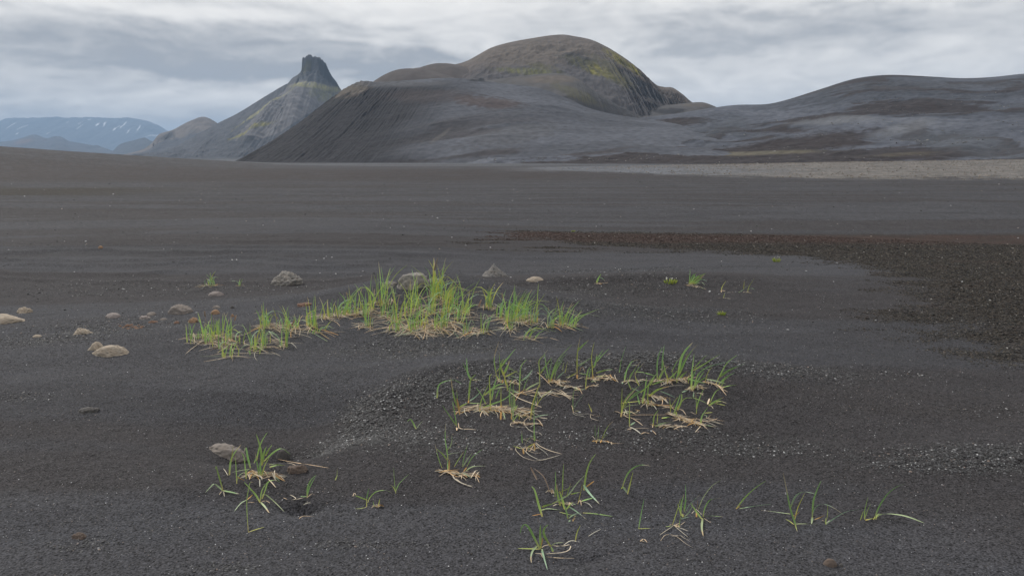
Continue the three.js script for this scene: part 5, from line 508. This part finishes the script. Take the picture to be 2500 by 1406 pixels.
["grass_tuft","dense clump of long swept leaves at the end of the small grassy rise","",1.076,-4.489,[["g",7.8,[-10,-5,44,-6,96,20,5,208,9]],["g",5.2,[7,121,15,37,164,27,78,213,43]],["g",7.8,[6,104,4,69,149,20,151,215,41]],["p",6.1,[17,115,11,54,118,20,102,115,32]],["g",5.2,[18,28,3,45,92,8,104,136,20,165,149,34]],["p",3.5,[91,132,22,151,154,37,203,170,49,255,172,62]],["g",7.0,[1,-6,43,16,44,26,32,96,23]],["g",6.1,[17,2,11,38,46,4,69,103,14]],["g",4.4,[-20,22,-2,-20,92,7]],["y",4.4,[75,32,16,90,94,15,114,131,18]],["p",6.1,[-74,-10,72,-51,-5,65,-35,4,70]],["p",7.8,[-16,-26,120,-12,2,107]],["g",7.0,[-3,22,-1,4,63,1,23,114,5]],["g",5.2,[-10,3,13,-3,61,-6,-3,109,-13]],["g",6.1,[30,25,7,62,54,14,90,69,20]],["s",3.9,[-145,8,14,-96,12,8,-33,8,-1]],["g",6.1,[-30,53,-4,12,42,6,74,29,21]]],[[-31,34,69,-8,26,15,22],[0,70,55,72,6,4,9]]],
["grass_tuft","outermost clump of the small grassy rise, leaves blown to one side","",1.234,-4.518,[["g",5.3,[-2,9,-12,32,81,-19,62,141,-12,117,192,2]],["g",11.4,[9,52,7,55,97,23,109,131,41]],["g",6.1,[17,8,-15,57,43,-23,109,78,-12]],["g",5.3,[8,5,3,39,31,-3,74,61,6]],["p",9.6,[-60,37,-13,-6,30,2,52,16,17]],["g",8.8,[29,-3,25,72,7,24,112,13,35]],["p",2.2,[107,127,35,130,140,42,149,151,48]],["s",3.9,[-55,14,-12,-6,9,6,13,-4,52,29,-26,117]],["g",4.4,[22,0,18,39,35,12,41,68,15]],["s",3.9,[8,-8,52,31,-9,65,48,-17,74]]],[[-58,-33,26,21,22,11,13]]],
["grass_tuft","clump of crossing leaves over a rusty brown straw nest","",0.756,-4.3,[["g",8.4,[-5,5,4,0,36,-8,8,75,-9,18,161,-11]],["g",5.9,[-1,27,3,7,109,14,5,144,18]],["g",5.9,[24,18,3,26,104,-1,45,160,0]],["g",10.9,[30,51,11,76,95,25,139,120,40]],["g",5.0,[-111,11,-19,-68,73,-4,9,148,18]],["g",6.7,[-23,3,11,-30,34,-3,-39,64,-5]],["p",3.8,[93,85,23,134,70,29,175,50,35]],["g",6.7,[36,111,-7,48,132,-7,63,162,-8]],["g",5.9,[-18,69,-3,17,105,4,44,150,9]],["g",5.9,[-82,22,-13,-43,55,-5,5,97,6]],["p",5.0,[-66,90,-20,-34,79,-13,-5,59,-6]],["y",5.9,[27,3,12,23,41,5]]],[[-12,-29,49,8,24,17,33],[54,-73,140,-30,30,17,25],[16,7,169,35,20,13,8]]],
["grass_shoot","grass shoot with yellow stems and straw combed flat to one side","",0.617,-4.199,[["y",7.4,[-2,3,12,4,34,-2,19,80,-3,82,162,1]],["y",4.9,[0,7,-3,0,97,-4,0,163,5]],["g",5.7,[10,49,6,59,126,21,97,154,30]],["y",4.9,[-4,69,-10,40,75,-5,104,84,3]],["p",5.7,[3,34,-1,39,58,3,95,65,10]],["p",8.2,[15,16,4,55,20,10,91,19,15]],["s",3.7,[2,3,13,80,8,14,202,8,14,261,5,6]],["s",3.7,[8,7,-3,35,1,44,106,-5,56]],["s",3.3,[45,0,29,77,-6,83,103,-18,122]],["s",3.7,[-37,13,-34,-18,14,-19,-3,8,-10]],["o",6.6,[-6,0,28,-3,19,18]]],[[6,-15,100,-35,12,8,10]]],
["grass_shoot","straight yellow stem with a stiff forked root and one small pale leaf","",0.643,-4.067,[["y",4.0,[-1,5,5,0,67,-11,0,141,-13]],["p",8.0,[7,8,-10,34,22,-19]],["s",5.6,[-1,5,5,25,3,45,50,-7,86]],["s",3.6,[15,1,29,71,5,29,110,1,29]],["s",3.6,[50,-7,86,71,-2,77,97,-7,81]]],[[-11,32,14,16,6,6,8]]],
["grass_shoot","low shoot with a broad pale leaf leaning over combed straw","",0.775,-4.067,[["g",5.6,[-2,6,-2,4,58,-12,26,97,-6]],["y",3.2,[18,22,4,20,85,7]],["p",9.6,[7,5,5,54,24,3,107,36,15]],["s",3.6,[-16,-1,45,-7,-3,85,-3,-8,93]]],[[-4,0,165,13,22,10,14]]],
["grass_tuft","tuft on a shaggy roll of straw sloping down to a forked root","",0.912,-4.176,[["g",6.5,[-4,16,-2,14,80,-1,28,135,0]],["g",8.2,[15,38,0,34,89,-1,37,134,-5]],["y",3.3,[-24,20,-5,-18,63,-3,15,120,6]],["g",3.3,[11,46,-3,49,102,-1,88,112,6,134,103,17,173,85,27]],["g",9.8,[-78,1,25,-49,2,18,-25,8,23]],["g",4.1,[-23,45,-6,-30,111,-10]],["s",4.1,[30,22,-70,55,21,-49,66,6,-4]],["y",6.5,[9,30,0,8,5,1]]],[[-13,-15,121,95,46,12,16],[2,30,220,52,14,6,8]]],
["grass_shoot","two leaved shoot with a white curled root on bare sand","",1.04,-4.191,[["g",4.1,[-3,6,1,-2,54,-10,-9,122,-10]],["g",6.5,[-4,37,3,4,87,11,26,159,26]],["s",3.3,[-53,10,-12,-30,12,-5,-4,4,9]],["p",4.1,[37,3,7,50,0,21,39,-6,52]],["y",4.9,[45,7,-9,90,11,-9]],["s",3.3,[42,-3,37,84,-6,65,139,-13,70]]],[]],
["grass_shoot","low shoot with one flat pale leaf at the end of the straw roll","",1.04,-4.093,[["g",6.4,[-1,6,1,8,49,-10,36,101,-2]],["p",8.8,[2,4,9,36,2,16,75,-1,34]],["s",3.6,[-6,2,25,-31,-1,65,-59,-10,102]]],[]],
["grass_sprout","splayed sprout with pale stub and sharp flat leaves below the swept clump","",1.136,-4.312,[["s",8.4,[-11,2,17,16,18,-49]],["g",4.2,[9,7,-4,39,64,-17,67,88,-13]],["g",9.2,[-7,-1,27,35,25,24,79,52,34]],["y",5.9,[33,4,2,61,1,7,92,-4,19]],["y",5.0,[45,7,-15,76,9,-20,106,2,-6]],["s",3.4,[-7,-1,27,6,-1,41,12,-9,60]]],[]],
["grass_tuft","tiny tuft with a white bent leaf far up on the gravel step","",0.973,-8.684,[["g",11.1,[-17,10,-20,11,66,-28,37,109,-20]],["g",7.4,[-9,7,-7,10,58,-17,23,87,-13]],["p",7.4,[17,76,5,54,58,8,77,34,10]],["s",5.6,[65,8,0,116,11,-2]]],[[-33,9,64,6,10,14,23]]],
["grass_tuft","compact windswept tuft standing alone far back on the dark sand, with orange roots","",1.971,-8.551,[["g",7.3,[18,16,-64,31,97,-93,33,174,-102]],["g",10.0,[8,12,-36,43,86,-42,91,144,-24]],["g",10.0,[17,12,-35,78,86,-38,201,142,-5]],["g",10.0,[26,12,-35,105,78,-34,189,137,-11]],["g",10.0,[35,12,-35,124,60,-31,157,80,-21]],["p",7.3,[76,40,20,134,75,36,195,56,49]],["p",7.3,[89,12,-32,154,31,-38,175,4,30]],["g",10.9,[50,17,-63,97,62,-74,138,120,-64]],["g",10.9,[8,12,-36,35,67,-44,57,125,-30]],["g",10.9,[41,16,-63,72,70,-86,89,125,-89]],["g",9.1,[71,12,-33,118,39,-44,143,68,-37]],["g",10.9,[17,12,-35,30,46,-60,47,92,-63]],["g",10.9,[53,12,-34,109,48,-46,177,115,-34]]],[[-21,14,68,63,18,18,36],[44,47,143,127,8,11,18]]],
["grass_sprout","faint dried sprout with hooked stem on the far dark sand","",2.262,-8.261,[["y",5.3,[8,10,-39,22,52,-64,61,120,-58]],["s",5.3,[-7,3,25,8,14,-39,48,9,-22]],["s",5.3,[52,4,28,106,5,23]]],[]],
["grass_sprout","wisp of dead stem lying with its roots in front of the hooked sprout","",2.219,-8.023,[["y",4.3,[-8,4,29,11,63,11]],["s",5.2,[-63,4,26,-17,7,47,26,6,12]],["s",4.3,[-4,4,29,64,3,62]]],[]],
["grass_sprout","thin sprout of several leaning stems, the outermost plant on the far sand","",2.519,-8.27,[["y",5.3,[-17,30,-7,-14,75,-9,-12,128,-11]],["y",5.3,[23,5,10,46,64,-16,96,151,-8]],["p",5.3,[-78,3,24,-32,25,13,-2,67,27,21,71,34]],["p",5.3,[30,34,12,61,49,23,90,37,31]]],[[-31,16,52,35,7,9,13]]]
];
PLANTS.forEach(([name, label, group, x, z, blades, heaps], n) => {
  const o = thing(name, label, name.replace(/_/g, ' '), x, z, group), r = rng(4000 + n * 13);
  for (const [kind, w, flat] of blades) { const pts = []; for (let i = 0; i < flat.length; i += 3) pts.push([flat[i] / 1000, flat[i + 1] / 1000, flat[i + 2] / 1000]); mesh(partName[kind], ribbon(pts, w / 1000 * (kind === 's' ? 1.1 : kind === 'g' || kind === 'y' ? 1.5 : 1.3), kind, r, pts.length > 3 ? 12 : 8), kind === 's' || kind === 'w' || kind === 'o' ? strawMat : leafMat, o); }
  for (const [ax, az, bx, bz, c, sp, hh] of heaps) strawHeap(o, r, ax / 1000, az / 1000, bx / 1000, bz / 1000, c, sp / 1000, hh / 1000);
});
const TUFTS = [
["L",-2.55,-6.005,0.178,0.026,4,2,0],
["L",-2.523,-6.117,0.182,0.046,7,8,0.05],
["L",-2.445,-6.017,0.124,0.059,6,6,0.2],
["L",-2.447,-6.143,0.192,0.053,8,10,0],
["L",-2.383,-6.149,0.192,0.046,7,8,0],
["L",-2.303,-5.965,0.129,0.052,5,12,0],
["L",-2.288,-6.105,0.218,0.033,7,10,0.05],
["L",-2.142,-5.743,0.156,0.056,8,4,0.1],
["L",-2.174,-6.049,0.147,0.039,3,4,0],
["L",-2.006,-5.961,0.226,0.052,13,10,0.05],
["L",-1.992,-5.849,0.089,0.051,4,5,0.2],
["L",-2.077,-6.385,0.213,0.034,14,12,0.02],
["L",-1.997,-6.37,0.172,0.048,4,14,-0.05],
["L",-1.957,-6.088,0.148,0.053,5,8,0.1],
["L",-1.807,-6.022,0.215,0.033,7,5,0.1],
["L",-1.875,-6.326,0.252,0.041,6,8,0.1],
["L",-1.82,-6.399,0.155,0.048,6,14,0],
["L",-1.691,-6.435,0.249,0.035,14,6,0.05],
["L",-1.617,-6.314,0.102,0.068,6,5,0.3],
["M",-1.625,-6.645,0.164,0.05,7,14,0],
["M",-1.501,-6.684,0.223,0.043,8,14,0],
["M",-1.426,-6.743,0.239,0.051,12,14,0.05],
["M",-1.324,-6.736,0.217,0.043,10,12,0.05],
["M",-1.26,-6.807,0.336,0.029,8,8,0],
["M",-1.195,-6.928,0.371,0.037,7,10,0],
["M",-1.164,-6.941,0.387,0.022,4,6,0],
["M",-1.216,-6.451,0.229,0.042,6,16,0.1],
["M",-1.092,-6.668,0.222,0.057,8,16,0.1],
["M",-0.993,-6.546,0.324,0.042,9,14,0.02],
["M",-0.991,-6.385,0.206,0.048,7,14,0.05],
["M",-0.91,-6.673,0.344,0.043,10,12,0.04],
["M",-0.866,-6.38,0.241,0.048,8,20,0.1],
["M",-0.863,-6.819,0.329,0.044,10,12,0.05],
["M",-0.764,-6.453,0.278,0.056,8,20,0.1],
["M",-0.733,-6.69,0.33,0.05,9,12,0.05],
["M",-0.702,-6.974,0.343,0.037,14,10,0.03],
["M",-0.667,-7.006,0.33,0.037,12,8,0.12],
["M",-0.598,-6.376,0.343,0.041,9,20,0.08],
["M",-0.597,-6.881,0.258,0.044,11,10,0.25],
["M",-0.525,-6.703,0.288,0.05,10,12,0.2],
["M",-0.462,-6.504,0.245,0.056,7,14,0.2],
["M",-0.414,-6.643,0.328,0.036,8,8,0.12],
["M",-0.658,-6.365,0.192,0.062,5,20,0.15],
["M",-0.784,-6.326,0.15,0.068,3,18,0.2],
["R",-0.352,-6.272,0.156,0.047,4,24,0],
["R",-0.243,-6.264,0.236,0.027,4,8,0.05],
["R",-0.203,-6.772,0.305,0.029,11,12,0.02],
["R",-0.099,-6.558,0.233,0.042,7,6,0.1],
["R",-0.014,-6.461,0.348,0.049,14,16,0.08],
["R",0.042,-6.493,0.258,0.056,12,16,0.25],
["R",-0.034,-6.319,0.123,0.041,4,14,0],
["R",0.099,-6.561,0.233,0.042,7,6,0.2],
["R",0.173,-6.449,0.312,0.042,7,10,0.22],
["R",0.126,-6.125,0.165,0.046,5,8,0.5],
["R",0.316,-6.377,0.288,0.027,6,6,0.08],
["R",0.443,-6.426,0.249,0.042,8,10,0.25],
["R",0.496,-6.399,0.207,0.041,5,4,0.6],
["B",-3.583,-9.096,0.165,0.049,9,10,0],
["B2",-3.245,-9.117,0.122,0.015,3,4,0]
];        // stand, x, z, height, spread, green blades, straws, lean
const STANDS = {"L":["short green grass tuft in the straggling row on the low sand ridge","grass tufts straggling along the low ridge"],"M":["tall green tuft in the thick stand crowning the big sand mound","grass tufts crowning the big sand mound"],"R":["green tuft on the lower shoulder between the big mound and the gravel steps","grass tufts on the shoulder beside the big mound"],"B":["little isolated tuft on the dark sand behind the pale rugged boulder","isolated tufts behind the boulder"],"B2":["tiny single stem sprout with a straw foot next to the pale rugged boulder",""]};
TUFTS.forEach(([key, x, z, h, spread, ng, ns, lean], n) => {
  const o = thing('grass_tuft', STANDS[key][0], 'grass tuft', x, z, STANDS[key][1]), r = rng(7000 + n * 31);
  const more = key === 'M' || key === 'R' ? 1.4 : 1.25;
  for (let i = 0; i < ng * more; i++) {
    const a = r() * 6.283, q = Math.sqrt(r()) * spread * 1.3, bx = Math.cos(a) * q, bz = Math.sin(a) * q * 0.8, L = h * (0.42 + 0.72 * r()), th = r() * 6.283, out = (0.05 + 0.72 * r() * r()) * L, arch = r() < 0.34 ? 1 : 0;
    const tx = Math.cos(th) * out + lean * L * (0.6 + 0.8 * r()), tz = Math.sin(th) * out, by = groundY(x + bx, z + bz) - o.position.y - 0.004;
    const pts = [[bx, by, bz], [bx + tx * 0.22, by + L * 0.38, bz + tz * 0.22], [bx + tx * 0.55, by + L * 0.72, bz + tz * 0.55], [bx + tx * 1.05, by + L * 0.98, bz + tz * 1.05]];
    if (arch) { const s = (r() < 0.8 ? 1 : -1) * L * (0.35 + 0.4 * r()); pts[2][0] += s * 0.45; pts[2][1] = by + L * (0.55 + 0.1 * r()); pts[3][0] += s; pts[3][1] = by + L * (0.25 + 0.35 * r()); }
    const kind = arch && r() < 0.6 ? 'p' : r() < (key === 'M' ? 0.45 : 0.3) ? 'y' : 'g';
    mesh('blade', ribbon(pts, 0.0058 + 0.005 * r(), kind, r, 7, 1.14), leafMat, o);
  }
  strawHeap(o, r, -spread * 1.8, 0, spread * 2.2, 0, Math.round(ns * 1.5), spread * 2.4, h * 0.2, 0.6);
});
// dry seed stalks that stand out of the grass
[[-0.773,-6.87,0.111,0.425,0.0148,"tallest brown seed stalk rising out of the thick mound grass"],
[-2.495,-6.226,-0.013,0.195,0.0135,"stubby brown seed stalk at the start of the straggling row"],
[-1.847,-6.106,0.112,0.198,0.0099,"slanting seed stalk at the middle of the straggling row"],
[-2.292,-6.192,0.054,0.177,0.01,"short leaning seed stalk near the start of the straggling row"],
[-0.344,-6.384,0.09,0.241,0.0103,"thin leaning seed stalk between the mound stand and the shoulder tufts"],
[-1.463,-6.966,-0.045,0.124,0.0112,"short brown seed stalk on the lower flank of the mound"],
[-0.079,-6.652,-0.007,0.19,0.0108,"reddish seed stalk among the shoulder tufts"]].forEach(([x, z, tx, ty, w, label], n) => {
  const o = thing('seed_stalk', label, 'seed stalk', x, z), r = rng(610 + n);
  mesh('stem', ribbon([[0, 0, 0], [tx * 0.35, ty * 0.4, 0.01], [tx * 0.75, ty * 0.76, 0.01]], 0.0028, 'w', r, 6), strawMat, o);
  mesh('seed_head', ribbon([[tx * 0.72, ty * 0.73, 0.01], [tx * 0.86, ty * 0.87, 0.012], [tx, ty, 0.01]], w, 'w', r, 6), strawMat, o);
});
// ---------------------------------------------------------------- small cushion plants
const cushMat = new THREE.MeshPhysicalMaterial({ vertexColors: true, roughness: 0.7, transmission: 0.25, thickness: 0, side: THREE.DoubleSide }), petalMat = new THREE.MeshStandardMaterial({ color: new THREE.Color().setRGB(0.75, 0.73, 0.66), roughness: 0.7, side: THREE.DoubleSide });
[[1.784,-8.647,0.176,0.051,"flat yellow green cushion plant dotted with white flowers, beside the windswept tuft",1],
[1.985,-7.219,0.078,0.047,"bright lime green leafy rosette alone on dark sand",0],
[3.797,-11.055,0.106,0.077,"small rosette plant with white flowers near the brown cinder field",1],
[1.257,-15.886,0.084,0.037,"tiny yellow green cushion at the tip of the brown cinder strip",0]].forEach(([x, z, w, h, label, flowers], n) => {
  const o = thing('cushion_plant', label, 'small plant', x, z), r = rng(530 + n), gs = [];
  LEAF.c = [[0.24, 0.28, 0.05], [0.30, 0.37, 0.05], [0.36, 0.42, 0.08]];
  for (let i = 0; i < 60; i++) { const a = r() * 6.283, q = Math.sqrt(r()), bx = Math.cos(a) * q * w * 0.42, bz = Math.sin(a) * q * w * 0.3, L = h * (0.5 + 0.5 * r()) * (1 - 0.4 * q), ox = Math.cos(a) * L * 0.7 + (r() - 0.5) * L * 0.5, oz = Math.sin(a) * L * 0.7; const y0 = groundY(x + bx, z + bz) - o.position.y; gs.push(ribbon([[bx, y0, bz], [bx + ox * 0.5, y0 + L * 0.7, bz + oz * 0.5], [bx + ox, y0 + L, bz + oz]], w * 0.05, 'c', r, 4)); }
  const m = mesh('leaves', mergeGeometries(gs), cushMat, o); m.userData.kind = 'stuff';
  for (let i = 0; i < (flowers ? 9 : 0); i++) { const a = r() * 6.283, q = Math.sqrt(r()), f = mesh('flower', stoneGeometry(60 + i), petalMat, o); const s = w * 0.03; f.scale.set(s, s * 0.7, s); f.position.set(Math.cos(a) * q * w * 0.42, groundY(x, z) - o.position.y + h * (0.75 + 0.35 * r()), Math.sin(a) * q * w * 0.25); }
});
renderer.render(scene, camera);
